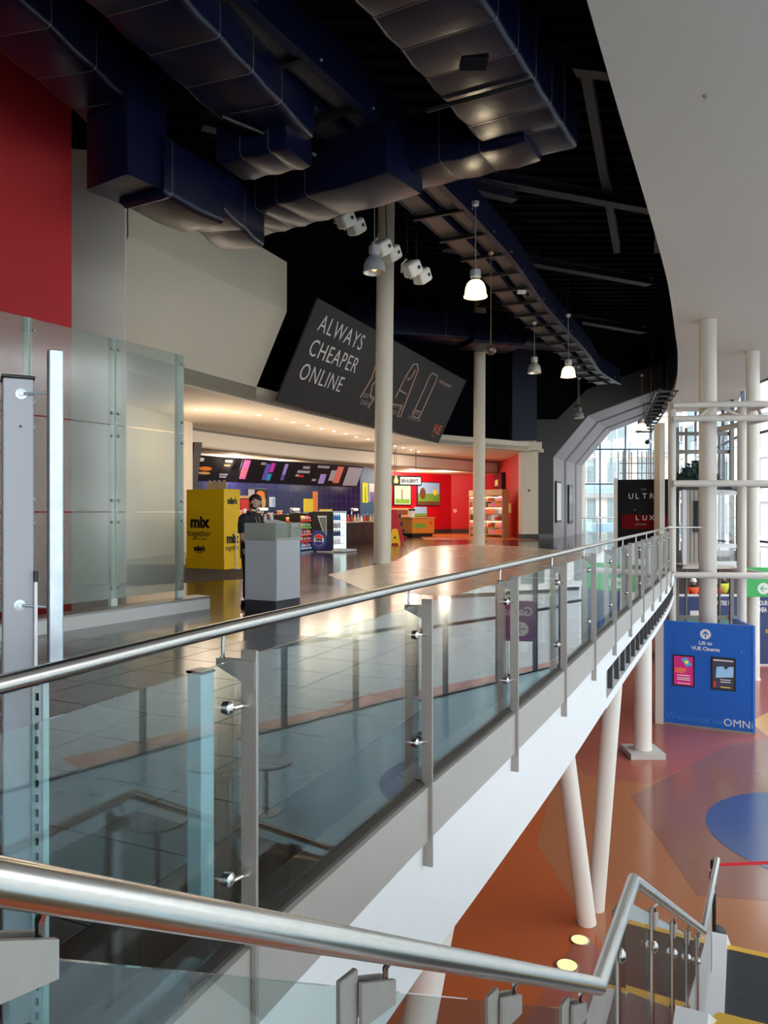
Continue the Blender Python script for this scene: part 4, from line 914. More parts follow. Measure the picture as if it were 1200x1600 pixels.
# sweet display shelving against red side wall
def shelving():
    o = thing('display_shelves', 'tall pale wooden display shelves of sweets against red wall', 'shelves', (6.1, 47.0, 0))
    A_ = at(733, 840, 48.3); B_ = at(785, 840, 45.3); f = frame((A_.x, A_.y), (B_.x, B_.y), 0); L = (Vector((B_.x, B_.y))-Vector((A_.x, A_.y))).length
    MB(f).box(0, L, 0, 2.85, -.5, -.46).build('back_panel', oak, o)
    for u in (0, L/2, L-.06): MB(f).box(u, u+.06, 0, 2.85, -.46, 0).build('side_panel', oak, o)
    MB(f).box(0, L, 2.5, 2.85, -.05, 0.02).build('header', oak, o)
    hs = [.12, .55, .95, 1.35, 1.75, 2.12]
    for h in hs: MB(f).box(.06, L-.06, h, h+.05, -.46, 0).build('shelf', oak, o)
    for h in (.95, 1.75, 2.4): MB(f).box(.08, L-.08, h-.03, h-.005, -.1, -.05).build('light_strip', tube_on, o)
    cs = ['salmon', 'red', 'pink', 'silver', 'brown', 'orange', 'white', 'bun']; wd = ['lowest', 'second', 'third', 'fourth', 'fifth', 'top']
    for k, h in enumerate(hs):
        nn = 9
        for i in range(nn):
            u = .12+(L-.3)*i/nn; cc = cs[(i*3+k*2) % 8]; q = f @ Vector((u, h+.05, -.1))
            b = thing('sweet_jar', '%s sweet tub on the %s shelf of the pale display' % ({'salmon': 'salmon pink', 'bun': 'tan', 'silver': 'silver grey'}.get(cc, cc), wd[k]), 'tub', q, 'sweet tubs on the display shelves')
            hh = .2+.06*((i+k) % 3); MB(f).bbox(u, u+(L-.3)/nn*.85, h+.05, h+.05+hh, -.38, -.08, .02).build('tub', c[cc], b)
            MB(f).box(u+.01, u+(L-.3)/nn*.84, h+.05+hh, h+.07+hh, -.37, -.09).build('lid', c['white'], b)
    MB(f).box(L+.25, L+.45, 1.45, 2.0, -.3, -.25).build('price_panel', c['bun'], o)
shelving()
# ------------------------------------------------------------------ counters
def counter(label, px0, py0, px1, py1, h=1.05, depth=.9, m=counter_dark, top=counter_top, panels=4):
    a, b = at(px0, py0, 1.5*F/(py0-800)), at(px1, py1, 1.5*F/(py1-800)); f = frame((a.x, a.y), (b.x, b.y), 0); L = (Vector((b.x, b.y))-Vector((a.x, a.y))).length
    o = thing('service_counter', label, 'counter', (a.x, a.y, 0))
    MB(f).box(0, L, .12, h, -depth, 0).build('body', m, o); MB(f).box(.04, L-.04, 0, .12, -depth, -.06).build('plinth', black, o); MB(f).bbox(-.03, L+.03, h, h+.05, -depth, .04, .008).build('worktop', top, o)
    for i in range(panels): MB(f).box(L*i/panels+.02, L*(i+1)/panels-.02, .16, h-.06, 0, .015).build('front_panel', m, o)
    return f, L, o
fA, LA, _ = counter('long dark serving counter behind the lectern', 378, 862, 500, 851, 1.05)
fB, LB2, _ = counter('dark counter between the cola fridge and the cream column', 534, 853, 592, 846.5, 1.0)
# snack rack in front of the counter
def rack(label, px0, px1, py, h, rows, cols, where):
    Y = 1.5*F/(py-800); a = at(px0, py, Y); b = at(px1, py, Y*1.05); f = frame((a.x, a.y), (b.x, b.y), 0); L = (Vector((b.x, b.y))-Vector((a.x, a.y))).length
    o = thing('snack_rack', label, 'rack', (a.x, a.y, 0))
    MB(f).box(0, L, 0, h, -.45, -.42).build('back_panel', black, o); MB(f).box(0, .03, 0, h, -.42, .0).build('side_panel', black, o); MB(f).box(L-.03, L, 0, h, -.42, 0).build('side_panel', black, o)
    wd = ['bottom', 'second', 'third', 'fourth', 'top']
    for k in range(rows):
        z = .08+(h-.1)*k/rows; MB(f).box(.03, L-.03, z-.03, z, -.42, 0).build('shelf', black, o); MB(f).box(.03, L-.03, z-.04, z+.03, 0, .015).build('price_strip', c[['sky', 'red', 'salmon', 'green', 'red'][k]], o)
        for i in range(cols):
            cc = [['blue', 'blue', 'sky', 'red'], ['red', 'salmon', 'red', 'brown'], ['salmon', 'white', 'violet', 'red'], ['green', 'yellow', 'bun', 'green'], ['red', 'orange', 'yellow', 'red']][k][i % 4]
            u = .05+(L-.1)*i/cols; w = (L-.1)/cols*.9; q = f @ Vector((u, z, -.1)); hh = (h-.1)/rows*.72
            b_ = thing('snack_packet', '%s snack packet on the %s shelf of the %s' % ({'bun': 'tan'}.get(cc, cc), wd[k], where), 'packet', q, 'snack packets in the '+where)
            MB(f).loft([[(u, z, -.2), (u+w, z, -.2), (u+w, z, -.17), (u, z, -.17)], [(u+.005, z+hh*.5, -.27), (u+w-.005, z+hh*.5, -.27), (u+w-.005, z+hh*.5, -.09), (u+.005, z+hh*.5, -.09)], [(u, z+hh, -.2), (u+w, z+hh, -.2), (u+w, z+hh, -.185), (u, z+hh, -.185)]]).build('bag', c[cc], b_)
            MB(f).disc(u+w/2, z+hh*.5, -.1, w*.22, .016, 10).build('print', c['white' if cc != 'white' else 'red'], b_)
rack('black snack rack beside the blue cola fridge', 469, 490, 861, 1.45, 5, 5, 'rack by the cola fridge')
rack('black snack rack right behind the grey lectern', 446, 468, 862, 1.4, 5, 5, 'rack behind the lectern')
def shelf_items(f, L, z, n, specs, name, lab, cat, grp, u0=.1, back=-.3):
    for i in range(n):
        cc, r, h = specs[i % len(specs)]; u = u0+(L-u0-.1)*i/max(1, n-1); q = f @ Vector((u, z, back))
        b = thing(name, lab % {'bun': 'tan', 'silver': 'silver grey', 'sky': 'pale blue'}.get(cc, cc), cat, q, grp)
        pr = [(r, 0), (r, h*.6), (r*.45, h*.78), (r*.4, h)] if name == 'drink_bottle' else [(r*.8, 0), (r, h)]
        X = f @ Matrix.Translation((u, z, back)) @ Matrix.Rotation(R(-90), 4, 'X')
        MB(X).lathe((0, 0, 0), [(.001, 0)]+pr+[(.001, h)], 12).build('body', c[cc], b, True)
        MB(X).lathe((0, 0, h), [(pr[-1][0]*1.1, -.02), (pr[-1][0]*1.1, .02), (.001, .02)], 10).build('cap', c['white'], b)
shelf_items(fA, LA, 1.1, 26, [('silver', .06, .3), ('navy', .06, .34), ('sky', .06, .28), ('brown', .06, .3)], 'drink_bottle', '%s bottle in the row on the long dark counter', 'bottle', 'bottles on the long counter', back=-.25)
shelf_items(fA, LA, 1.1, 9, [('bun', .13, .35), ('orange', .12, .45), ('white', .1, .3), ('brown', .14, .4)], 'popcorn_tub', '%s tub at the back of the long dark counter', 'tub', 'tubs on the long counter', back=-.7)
shelf_items(fB, LB2, 1.05, 12, [('bun', .07, .3), ('silver', .07, .34), ('white', .06, .26), ('red', .07, .3), ('brown', .08, .36)], 'drink_bottle', '%s bottle on the counter right of the cola fridge', 'bottle', 'bottles on the right counter', back=-.25)
# chrome till stands on the counters
for i, (f, u, l_) in enumerate(((fA, LA*.3, 'chrome popcorn scoop arm lamp left on the long counter'), (fA, LA*.72, 'chrome heat lamp in the middle of the long counter'), (fB, LB2*.5, 'chrome heat lamp on the counter by the column'))):
    q = f @ Vector((u, 1.1, -.5)); o = thing('heat_lamp', l_, 'lamp', q); X = f
    MB(X).tube([(u, 1.08, -.5), (u, 1.62, -.5)], .03, 8).build('stand', chrome, o, True); MB(X).tube([(u-.05, 1.62, -.5), (u+.75, 1.62, -.5)], .06, 10).build('head', emis('lit_heat_lamp', (255, 236, 214), .9), o, True); MB(X).ball((u-.1, 1.62, -.45), .1, 10, 6).build('knob', chrome, o, True)
# ------------------------------------------------------------------ cola fridge
def fridge():
    a = at(487, 862, 29.0); b = at(519, 863, 28.6); f = frame((a.x, a.y), (b.x, b.y), 0); L = (Vector((b.x, b.y))-Vector((a.x, a.y))).length
    o = thing('cola_fridge', 'dark blue cola fridge with round logo and lit open front', 'fridge', (a.x, a.y, 0))
    side = [(0, 0), (L, 0), (L, 1.52), (.0, 1.52)]
    MB(f).box(0, L, 0.04, 1.52, -.05, 0).build('side_panel', mat('fridge_navy', (26, 32, 96), .3, 0, .05), o)
    MB(f).box(0, L, .85, 1.52, 0, .008).build('upper_panel', black, o)
    lg = MB(f).disc(.33, .45, .006, .36, .01, 32).build('logo_ring', mat('ring_blue', (60, 74, 150), .4, 0, .03), o)
    MB(f).disc(.33, .45, .016, .22, .008, 32).build('logo_white', c['white'], lg)
    P = [(.33+.2*math.cos(R(a_)), .47+.19*math.sin(R(a_))) for a_ in range(15, 166, 10)]; MB(f).poly(P, .024, .006).build('logo_red', c['red'], lg)
    P = [(.33+.2*math.cos(R(a_)), .43+.19*math.sin(R(a_))) for a_ in range(195, 346, 10)]; MB(f).poly(P, .024, .006).build('logo_blue', mat('logo_blue', (30, 50, 160), .4, 0, .02), lg)
    text('PEPSI', .13, txt_black, lg, f, .33, .41, .03, align='CENTER', bold=.008)
    for s, m_, t_ in ((1., white_paint, .012), (.8, bld_glass, .016)):
        T = [(.26, 1.36), (.66, 1.36), (.66, .48), (.6, .48)]; cx, cy_ = .55, 1.06
        MB(f).poly([(cx+(x-cx)*s, cy_+(y-cy_)*s) for x, y in T], .0, t_).build('window_frame' if s == 1 else 'window', m_, o)
    # the open lit front turned to the right
    e = frame((b.x, b.y), (b.x+.52, b.y+.95), 0); W = 1.0
    MB(e).box(.0, W, 0.04, 1.52, -.7, -.66).build('back', fridge_on, o); MB(e).box(W-.05, W, .04, 1.52, -.66, 0).build('side_wall', fridge_on, o); MB(e).box(0, .06, .04, 1.52, -.66, .02).build('door_edge', black, o)
    MB(e).box(0, W, 1.46, 1.54, -.7, .02).build('top', white_paint, o); MB(e).box(0, W, 0.0, .1, -.7, .05).build('base', white_paint, o)
    for k, z in enumerate((.3, .6, .9, 1.2)):
        MB(e).box(.06, W-.05, z-.015, z, -.6, -.02).build('shelf', white_paint, o)
        for i in range(6):
            u = .13+.14*i; q = e @ Vector((u, z, -.2)); bb = thing('fridge_bottle', ['pale', 'dark', 'silver', 'blue'][k]+' drink bottle on a shelf inside the cola fridge', 'bottle', q, 'bottles in the cola fridge')
            X = e @ Matrix.Translation((u, z, -.2)) @ Matrix.Rotation(R(-90), 4, 'X')
            MB(X).lathe((0, 0, 0), [(.001, 0), (.045, 0), (.045, .13), (.02, .18), (.018, .22), (.001, .22)], 10).build('body', [c['white'], c['navy'], c['silver'], c['blue']][k], bb, True)
            MB(X).lathe((0, 0, .22), [(.02, -.01), (.02, .015), (.001, .015)], 8).build('cap', c['red'], bb)
    MB(e).tube([(.02, .05, .02), (.0, .05, .42), (W, .05, .42), (W, .05, .02)], .04, 8).build('foot_rail', white_paint, o)
fridge()
# red and black newspaper style gondola, wet floor sign, orange kiosk
def gondola():
    a = at(612, 850, 36); b = at(634, 849, 36.6); f = frame((a.x, a.y), (b.x, b.y), 0); L = .8
    o = thing('magazine_stand', 'red sided stand with stepped grey pockets of snacks', 'stand', (a.x, a.y, 0))
    MB(f).loft([[(0, 0, 0), (L, 0, 0), (.62, .7, 0), (.3, 1.62, 0), (0, 1.62, 0)], [(0, 0, -.06), (L, 0, -.06), (.62, .7, -.06), (.3, 1.62, -.06), (0, 1.62, -.06)]]).build('side_panel', red_bright, o)
    MB(f).loft([[(0, 0, -1.0), (L, 0, -1.0), (.62, .7, -1.0), (.3, 1.62, -1.0), (0, 1.62, -1.0)], [(0, 0, -1.06), (L, 0, -1.06), (.62, .7, -1.06), (.3, 1.62, -1.06), (0, 1.62, -1.06)]]).build('side_panel', red_bright, o)
    pk = mat('pocket_grey', (78, 80, 84), .5, 0, .08)
    for k in range(4):
        z = .12+k*.36; u = .85-.12*k
        MB(f).box(.1, u+.12, z, z+.05, -1.0, -.06).build('pocket_floor', pk, o); MB(f).loft([[(u+.1, z, -1.0), (u+.14, z, -1.0), (u+.2, z+.2, -1.0), (u+.16, z+.2, -1.0)], [(u+.1, z, -.06), (u+.14, z, -.06), (u+.2, z+.2, -.06), (u+.16, z+.2, -.06)]]).build('pocket_front', [red_bright, pk, pk, pk][k], o)
        for i in range(4):
            q = f @ Vector((u, z+.05, -.2-.2*i)); bb = thing('stand_packet', ('white' if i % 2 else 'red')+' packet in the %s pocket of the red sided stand' % ['lowest', 'second', 'third', 'top'][k], 'packet', q, 'packets in the red stand')
            MB(f).bbox(u-.03, u+.09, z+.05, z+.27, -.28-.2*i, -.13-.2*i, .02).build('bag', c['white'] if i % 2 else c['red'], bb); MB(f).box(u+.09, u+.096, z+.12, z+.2, -.25-.2*i, -.16-.2*i).build('print', c['red'] if i % 2 else c['white'], bb)
gondola()
p = at(617, 851, 34.8); o = thing('wet_floor_sign', 'yellow folding wet floor sign beside the cream column', 'sign', (p.x, p.y, 0))
for s in (-1, 1):
    MB(Matrix.Translation((p.x, p.y, 0))).loft([[(-.26, s*.2, 0), (-.16, s*.2, 0), (-.14, s*.17, .1), (.14, s*.17, .1), (.16, s*.2, 0), (.26, s*.2, 0), (.13, s*.03, .70), (.06, s*.02, .74), (-.06, s*.02, .74), (-.13, s*.03, .70)], [(-.26, s*.2-.02, 0), (-.16, s*.2-.02, 0), (-.14, s*.17-.02, .1), (.14, s*.17-.02, .1), (.16, s*.2-.02, 0), (.26, s*.2-.02, 0), (.13, s*.03-.02, .70), (.06, s*.02-.02, .74), (-.06, s*.02-.02, .74), (-.13, s*.03-.02, .70)]]).build('leaf', yellow_sign, o)
MB(Matrix.Translation((p.x, p.y, 0))).loft([[(-.06, -.16, .3), (.06, -.16, .3), (0, -.125, .45)], [(-.06, -.165, .3), (.06, -.165, .3), (0, -.13, .45)]]).build('warning_print', txt_black, o)
a = at(644, 836, 46); b = at(679, 835.5, 47); f = frame((a.x, a.y), (b.x, b.y), 0); L = (Vector((b.x, b.y))-Vector((a.x, a.y))).length
o = thing('ice_cream_kiosk', 'orange ice cream kiosk counter in front of the red wall', 'counter', (a.x, a.y, 0))
MB(f).box(.1, L-.1, 0, .2, -1.2, -.1).build('plinth', black, o); MB(f).bbox(0, L, .2, 1.12, -1.3, 0, .03).build('body', orange_wood, o); MB(f).bbox(-.06, L+.06, 1.12, 1.18, -1.35, .05, .01).build('worktop', oak, o); MB(f).box(.15, L*.6, .55, .8, 0, .01).build('green_panel', c['green'], o); MB(f).disc(L-.28, .85, 0, .1, .012).build('round_print', c['red'], o)
q = f @ Vector((.35, 1.18, -.5)); o = thing('ice_cream_tub', 'white and black tub standing on the orange kiosk', 'tub', q); MB(f @ Matrix.Translation((.35, 1.18, -.5)) @ Matrix.Rotation(R(-90), 4, 'X')).lathe((0, 0, 0), [(.001, 0), (.16, 0), (.2, .4), (.001, .4)], 16).build('body', c['white'], o, True); MB(f @ Matrix.Translation((.35, 1.18, -.5)) @ Matrix.Rotation(R(-90), 4, 'X')).lathe((0, 0, 0), [(.001, .4), (.21, .4), (.21, .5), (.001, .52)], 16).build('lid', black, o, True)
# ------------------------------------------------------------------ yellow sweets box
a = at(291, 886, 20.6); b = at(350, 890, 19.9); f = frame((a.x, a.y), (b.x, b.y), 0); L = (Vector((b.x, b.y))-Vector((a.x, a.y))).length; dpt = .62
o = thing('sweets_display', 'tall yellow cardboard display box reading mix together', 'display', (a.x, a.y, 0))
MB(f).bbox(0, L, 0, 2.1, -dpt, 0, .01).build('box', yellow, o)
MB(f).box(-.02, L+.02, 0, .26, -dpt-.02, .012).build('base_band', yellow, o)
P = [(.3, 2.1)]+[(.3+.68*i/32, 2.1+.16+.10*abs(math.sin(i/32*math.pi*4))) for i in range(33)]+[(.98, 2.1)]
P = [(x*1.0, y) for x, y in P]
MB(f).poly(P, -.5, .02).build('header_card', mat('beige_card', (206, 186, 150), .7, 0, .08), o)
text('mix', .42, txt_black, o, f, .49, 1.10, bold=.02, align='CENTER', sx=1.05); text('together', .24, txt_black, o, f, .49, .86, align='CENTER'); text('our flavours together', .065, txt_black, o, f, .49, .77, align='CENTER'); text("m&m's", .18, txt_black, o, f, .49, .48, bold=.012, align='CENTER', sx=.8); text('mix together', .05, txt_black, o, f, .49, .42, align='CENTER')
e = frame((b.x, b.y), (b.x+.5, b.y+.84), 0); text("m&m's", .22, txt_black, o, e, .31, 1.72, bold=.012, align='CENTER', sx=.6); text('mix', .32, txt_black, o, e, .31, .7, bold=.02, align='CENTER', sx=.9); text('together', .2, txt_black, o, e, .31, .5, align='CENTER', sx=.72)
p = at(369, 888, 20.2); o = thing('slim_pole', 'slim white pole stand before the yellow sweets box', 'pole', (p.x, p.y, 0)); MB().tube([(p.x, p.y, .01), (p.x, p.y, 1.0)], .018, 10).build('pole', white_paint, o, True); MB().lathe((p.x, p.y, 0), [(.12, 0), (.12, .015), (.03, .03), (.001, .03)], 18).build('base', white_paint, o, True)
# ------------------------------------------------------------------ lectern
N_ = Vector((-1.61, 11.45)); Lc = Vector((-2.13, 11.72)); Rc = Vector((-1.30, 11.98)); Bc = Lc+Rc-N_
o = thing('lectern', 'grey panelled lectern with black plinth and hazy screen top', 'lectern', (-1.7, 11.7, 0))
cen = (N_+Bc)/2; sh = lambda P, s: [tuple(cen+(Vector(q)-cen)*s) for q in P]; Q = [N_, Rc, Bc, Lc]
MB().prism(sh(Q, .97), 0, .17).build('plinth', mat('lectern_plinth', (44, 44, 52), .5, 0, .04), o); MB().prism(sh(Q, .96), .17, 1.09).build('core', mat('lectern_plinth', (44, 44, 52)), o)
def face(A_, B_, nm):
    A_, B_ = Vector(A_), Vector(B_); d_ = (B_-A_).normalized(); MB().slab(tuple(A_+d_*.015), tuple(B_-d_*.015), .17, 1.07, .03).build('side_panel', lectern_grey, o)
face(Lc, N_, ''); face(N_, Rc, ''); face(Rc, Bc, ''); face(Bc, Lc, '')
MB().prism(sh(Q, 1.03), 1.07, 1.11).build('top_frame', steel_flat, o)
for A_, B_ in ((Lc, N_), (N_, Rc), (Rc, Bc)): MB().slab(tuple(A_), tuple(B_), 1.11, 1.335, .01).build('screen', glass_perspex, o)
# ------------------------------------------------------------------ man at the lectern
def skinned(name, V, E, Rr, m, parent, loc, root=0, sub=2, rotz=0.):
    me = bpy.data.meshes.new(name); me.from_pydata(V, E, []); me.materials.append(m)
    ob = bpy.data.objects.new(name, me); col.objects.link(ob)
    ob.modifiers.new('skin', 'SKIN').use_smooth_shade = True
    if not me.skin_vertices: me.skin_vertices.new()
    for i, r in enumerate(Rr): me.skin_vertices[0].data[i].radius = r if isinstance(r, tuple) else (r, r)
    me.skin_vertices[0].data[root].use_root = True
    s_ = ob.modifiers.new('sub', 'SUBSURF'); s_.levels = sub; s_.render_levels = sub
    if parent is not None: ob.parent = parent; ORG[ob.name] = ORG[parent.name]
    return ob
man = thing('person', 'man in black polo and trousers reading at the grey lectern', 'person', (-2.12, 12.25, 0)); man.rotation_euler = (0, 0, R(-28))
# local: faces +x, left side +y; standing, head bent down, forearms forward
BV = [(0, 0, .96), (0, 0, 1.12), (.0, 0, 1.28), (.0, 0, 1.42), (.03, 0, 1.50), (.05, 0, 1.56),
      (0, .16, 1.37), (.02, .235, 1.18), (.24, .19, 1.10), (.34, .15, 1.14), (0, -.16, 1.37), (.02, -.23, 1.18), (.02, -.24, 1.08), (.16, -.2, .98),
      (0, .09, .90), (.02, .10, .50), (-.01, .10, .09), (.09, .11, .035), (0, -.09, .90), (.02, -.10, .50), (-.01, -.10, .09), (.09, -.11, .035)]
BE = [(0, 1), (1, 2), (2, 3), (3, 4), (4, 5), (3, 6), (6, 7), (7, 8), (8, 9), (3, 10), (10, 11), (11, 12), (12, 13), (0, 14), (14, 15), (15, 16), (16, 17), (0, 18), (18, 19), (19, 20), (20, 21)]
BRr = [(.11, .13), (.10, .12), (.11, .13), (.09, .11), .055, .055, .045, .042, .038,   .027, .045, .042, .042, .028, .085, .062, .042, .035, .085, .062, .042, .035]
skinned('body', BV, BE, BRr, skin_m, man, None)
# head with a face, bent forward
H = Matrix.Translation((.085, 0, 1.665)) @ Matrix.Rotation(R(33), 4, 'Y')
hm = MB(H)
pr = []
for i in range(17):
    th = math.pi*i/16; z_ = -.118*math.cos(th); r = math.sin(th)
    jaw = 1-.22*max(0, -z_/.118)
    pr.append([(.098*r*jaw*math.cos(a)+(.012 if z_ < -.03 else 0)+(-.012*r if math.cos(a) < 0 else 0), .077*r*jaw*math.sin(a), z_) for a in [2*math.pi*j/20 for j in range(20)]])
for rr in (0, 16): pr[rr] = [(x+1e-4*math.cos(j), y+1e-4*math.sin(j), z_) for j, (x, y, z_) in enumerate(pr[rr])]
hm.loft(pr)
def local_build(mb, name, m, parent, smooth=True):
    me = mb.mesh(name, Vector((0, 0, 0))); me.materials.append(m)
    if smooth: me.polygons.foreach_set('use_smooth', [True]*len(me.polygons))
    return link(name, me, parent)
hd = local_build(hm, 'head', skin_m, man)
m = MB(H); m.loft([[(.09, -.012, .02), (.09, .012, .02), (.096, .006, .03)], [(.122, -.014, -.028), (.122, .014, -.028), (.108, .008, -.01)], [(.094, -.012, -.04), (.094, .012, -.04), (.1, .004, -.03)]]); local_build(m, 'nose', skin_m, hd)
for s in (-1, 1):
    m = MB(H); m.ball((.084, s*.03, .016), .011, 10, 6); local_build(m, 'eye', mat('eye_white', (220, 214, 208), .3), hd)
    m = MB(H); m.ball((.091, s*.03, .015), .006, 8, 5); local_build(m, 'pupil', black_gloss, hd)
    m = MB(H); m.tube([(.093, s*.014, .04), (.095, s*.032, .044), (.085, s*.05, .038)], .005, 6); local_build(m, 'eyebrow', hair_m, hd)
    m = MB(H @ Matrix.Translation((0, s*.078, -.005)) @ Matrix.Diagonal((.6, .35, 1, 1))); m.ball((0, 0, 0), .034, 10, 6); local_build(m, 'ear', skin_m, hd)
m = MB(H); m.tube([(.086, -.026, -.062), (.1, 0, -.06), (.086, .026, -.062)], .006, 6); local_build(m, 'mouth', mat('lips', (170, 104, 96), .5), hd)
# beard round the jaw and hair cap
def shell(z0, z1, a0, a1, g, name, m_):
    mb = MB(H); rings = []
    for i in range(9):
        z_ = z0+(z1-z0)*i/8; th = math.acos(max(-.999, min(.999, -z_/.124))); r = math.sin(th); jaw = 1-.22*max(0, -z_/.118); R_ = []
        for lay in (g, -.004):
            A_ = [a0+(a1-a0)*j/14 for j in range(15)]
            if lay < 0: A_ = A_[::-1]
            for a in A_: R_.append(((.098+lay)*r*jaw*math.cos(a)+(.012 if z_ < -.03 else 0)+(-.012*r if math.cos(a) < 0 else 0), (.077+lay)*r*jaw*math.sin(a), z_))
        rings.append(R_)
    mb.loft(rings); return local_build(mb, name, m_, hd)
shell(-.117, -.068, -1.9, 1.9, .008, 'beard', hair_m); shell(-.075, -.0, 1.35, 1.6, .005, 'sideburn', hair_m); shell(-.075, -.0, -1.6, -1.35, .005, 'sideburn', hair_m)
shell(.068, .123, -math.pi, math.pi, .012, 'hair', hair_m); shell(-.03, .075, 1.5, 4.78, .011, 'hair', hair_m)
# clothes
m = MB()
m.loft([[(x_+rx*math.cos(2*math.pi*j/24), ry*math.sin(2*math.pi*j/24), z_) for j in range(24)] for z_, rx, ry, x_ in ((.92, .145, .185, 0), (1.05, .14, .175, .0), (1.18, .145, .185, .0), (1.32, .142, .2, .0), (1.40, .125, .19, .0), (1.445, .105, .15, .005), (1.475, .082, .095, .012), (1.51, .066, .066, .022))])
for s_ in (-1, 1): m.tube([(0, s_*.13, 1.405), (.0, s_*.19, 1.375), (.01, s_*.225, 1.29), (.02, s_*.245, 1.17)], [.085, .085, .08, .072], 16)
local_build(m, 'polo_shirt', shirt_m, man)
m = MB()
for s_ in (-1, 1): m.loft([[(.06, s_*.005, 1.505), (.035, s_*.06, 1.515), (-.04, s_*.055, 1.52)], [(.095, s_*.03, 1.465), (.06, s_*.085, 1.475), (-.045, s_*.075, 1.485)]], cap=False, closed=False)
local_build(m, 'collar', shirt_m, man)
TV = [(0, 0, .98), (0, 0, .90), (0, .095, .86), (.02, .105, .5), (-.01, .105, .1), (0, -.095, .86), (.02, -.105, .5), (-.01, -.105, .1)]
skinned('trousers', TV, [(0, 1), (1, 2), (2, 3), (3, 4), (1, 5), (5, 6), (6, 7)], [(.142, .17), (.142, .17), .108, .082, .068, .108, .082, .068], trouser_m, man, None)
for s in (-1, 1):
    m = MB(); m.loft([[(-.09, s*.11-.045, 0), (-.09, s*.11+.045, 0), (-.08, s*.11+.04, .1), (-.08, s*.11-.04, .1)], [(.06, s*.11-.052, 0), (.06, s*.11+.052, 0), (.05, s*.11+.04, .1), (.05, s*.11-.04, .1)], [(.17, s*.11-.05, 0), (.17, s*.11+.05, 0), (.15, s*.11+.04, .055), (.15, s*.11-.04, .055)], [(.2, s*.11-.025, 0), (.2, s*.11+.025, 0), (.19, s*.11+.02, .03), (.19, s*.11-.02, .03)]]); local_build(m, 'shoe', black, man)
m = MB(); m.tube([(.04, .07, 1.5), (.13, .05, 1.40), (.165, .0, 1.2), (.13, -.05, 1.40), (.04, -.07, 1.5)], .006, 6); local_build(m, 'lanyard', mat('grey_lanyard', (150, 150, 156), .6), man)
# hands: palm and five fingers each
def hand(bx, side, yaw, parent):
    X = Matrix.Translation(bx) @ Matrix.Rotation(yaw, 4, 'Z') @ Matrix.Rotation(R(10), 4, 'Y')
    V = [Vector((0, 0, 0)), Vector((.04, 0, 0)), Vector((.085, 0, .0))]; E = [(0, 1), (1, 2)]; Rr = [(.016, .024), (.016, .036), (.012, .034)]
    for k, (y, l_) in enumerate(((-.03, .06), (-.01, .075), (.011, .07), (.03, .055))):
        i0 = len(V); V += [Vector((.085, y, .0)), Vector((.085+l_*.55, y*1.1, -.012)), Vector((.085+l_*.9, y*1.1, -.034))]; E += [(2, i0), (i0, i0+1), (i0+1, i0+2)]; Rr += [.0095, .0085, .007]
    i0 = len(V); V += [Vector((.03, side*.045, -.005)), Vector((.065, side*.062, -.018)), Vector((.09, side*.058, -.028))]; E += [(1, i0), (i0, i0+1), (i0+1, i0+2)]; Rr += [.012, .010, .008]
    skinned('hand', [tuple(X @ v) for v in V], E, Rr, skin_m, parent, None, 0, 1)
hand((.33, .15, 1.14), -1, R(-25), man); hand((.15, -.2, .985), 1, R(15), man)
pp = Matrix.Translation((-2.12, 12.25, 0)) @ Matrix.Rotation(R(-28), 4, 'Z')
q = pp @ Vector((.5, .02, 1.37))
o = thing('open_magazine', 'open white magazine lying on top of the lectern', 'magazine', q); Xm = pp @ Matrix.Translation((.46, .06, 1.335)) @ Matrix.Rotation(R(12), 4, 'Y')
MB(Xm).loft([[(-.12, -.2, .0), (-.12, 0, .02), (-.12, .2, .0), (-.12, .2, .008), (-.12, 0, .03), (-.12, -.2, .008)], [(.14, -.2, .0), (.14, 0, .02), (.14, .2, .0), (.14, .2, .008), (.14, 0, .03), (.14, -.2, .008)]]).build('pages', white_paint, o); MB(Xm).box(-.08, .1, -.16, -.04, .014, .016).build('print', c['silver'], o)
# ------------------------------------------------------------------ ULTRA LUX board
a = at(965, 800, 25.0); b = at(1026, 800, 24.6); f = frame((a.x, a.y), (b.x, b.y), 0); L = (Vector((b.x, b.y))-Vector((a.x, a.y))).length
o = thing('cinema_board', 'tall black board reading ULTRA LUX with red band', 'sign', (a.x, a.y, 0))
MB(f).box(0, L+.35, .0, 2.55, -.12, 0).build('panel', mat('matt_black_board', (20, 18, 20), .75, 0, .1, spec=.2), o); MB(f).box(-.12, 0, 0, 2.6, -.14, .02).build('edge_post', cream_w, o)
MB(f).box(.12, L+.35, .95, 1.42, .001, .004).build('red_band', mat('deep_red_print', (104, 12, 16), .85, 0, .5, 2, spec=.1), o)  # red band is print on the board
[text(ch, .25, txt_white, o, f, .33+.215*k, 1.93, sx=.95) for k, ch in enumerate('ULTRA')]; [text(ch, .22, txt_white, o, f, .55+.21*k, 1.24) for k, ch in enumerate('LUX')]; text('VUE', .09, txt_grey, o, f, .72, 2.2); text('RECLINERS', .07, txt_grey, o, f, .55, 1.08); text('by', .08, txt_grey, o, f, .5, 1.55)
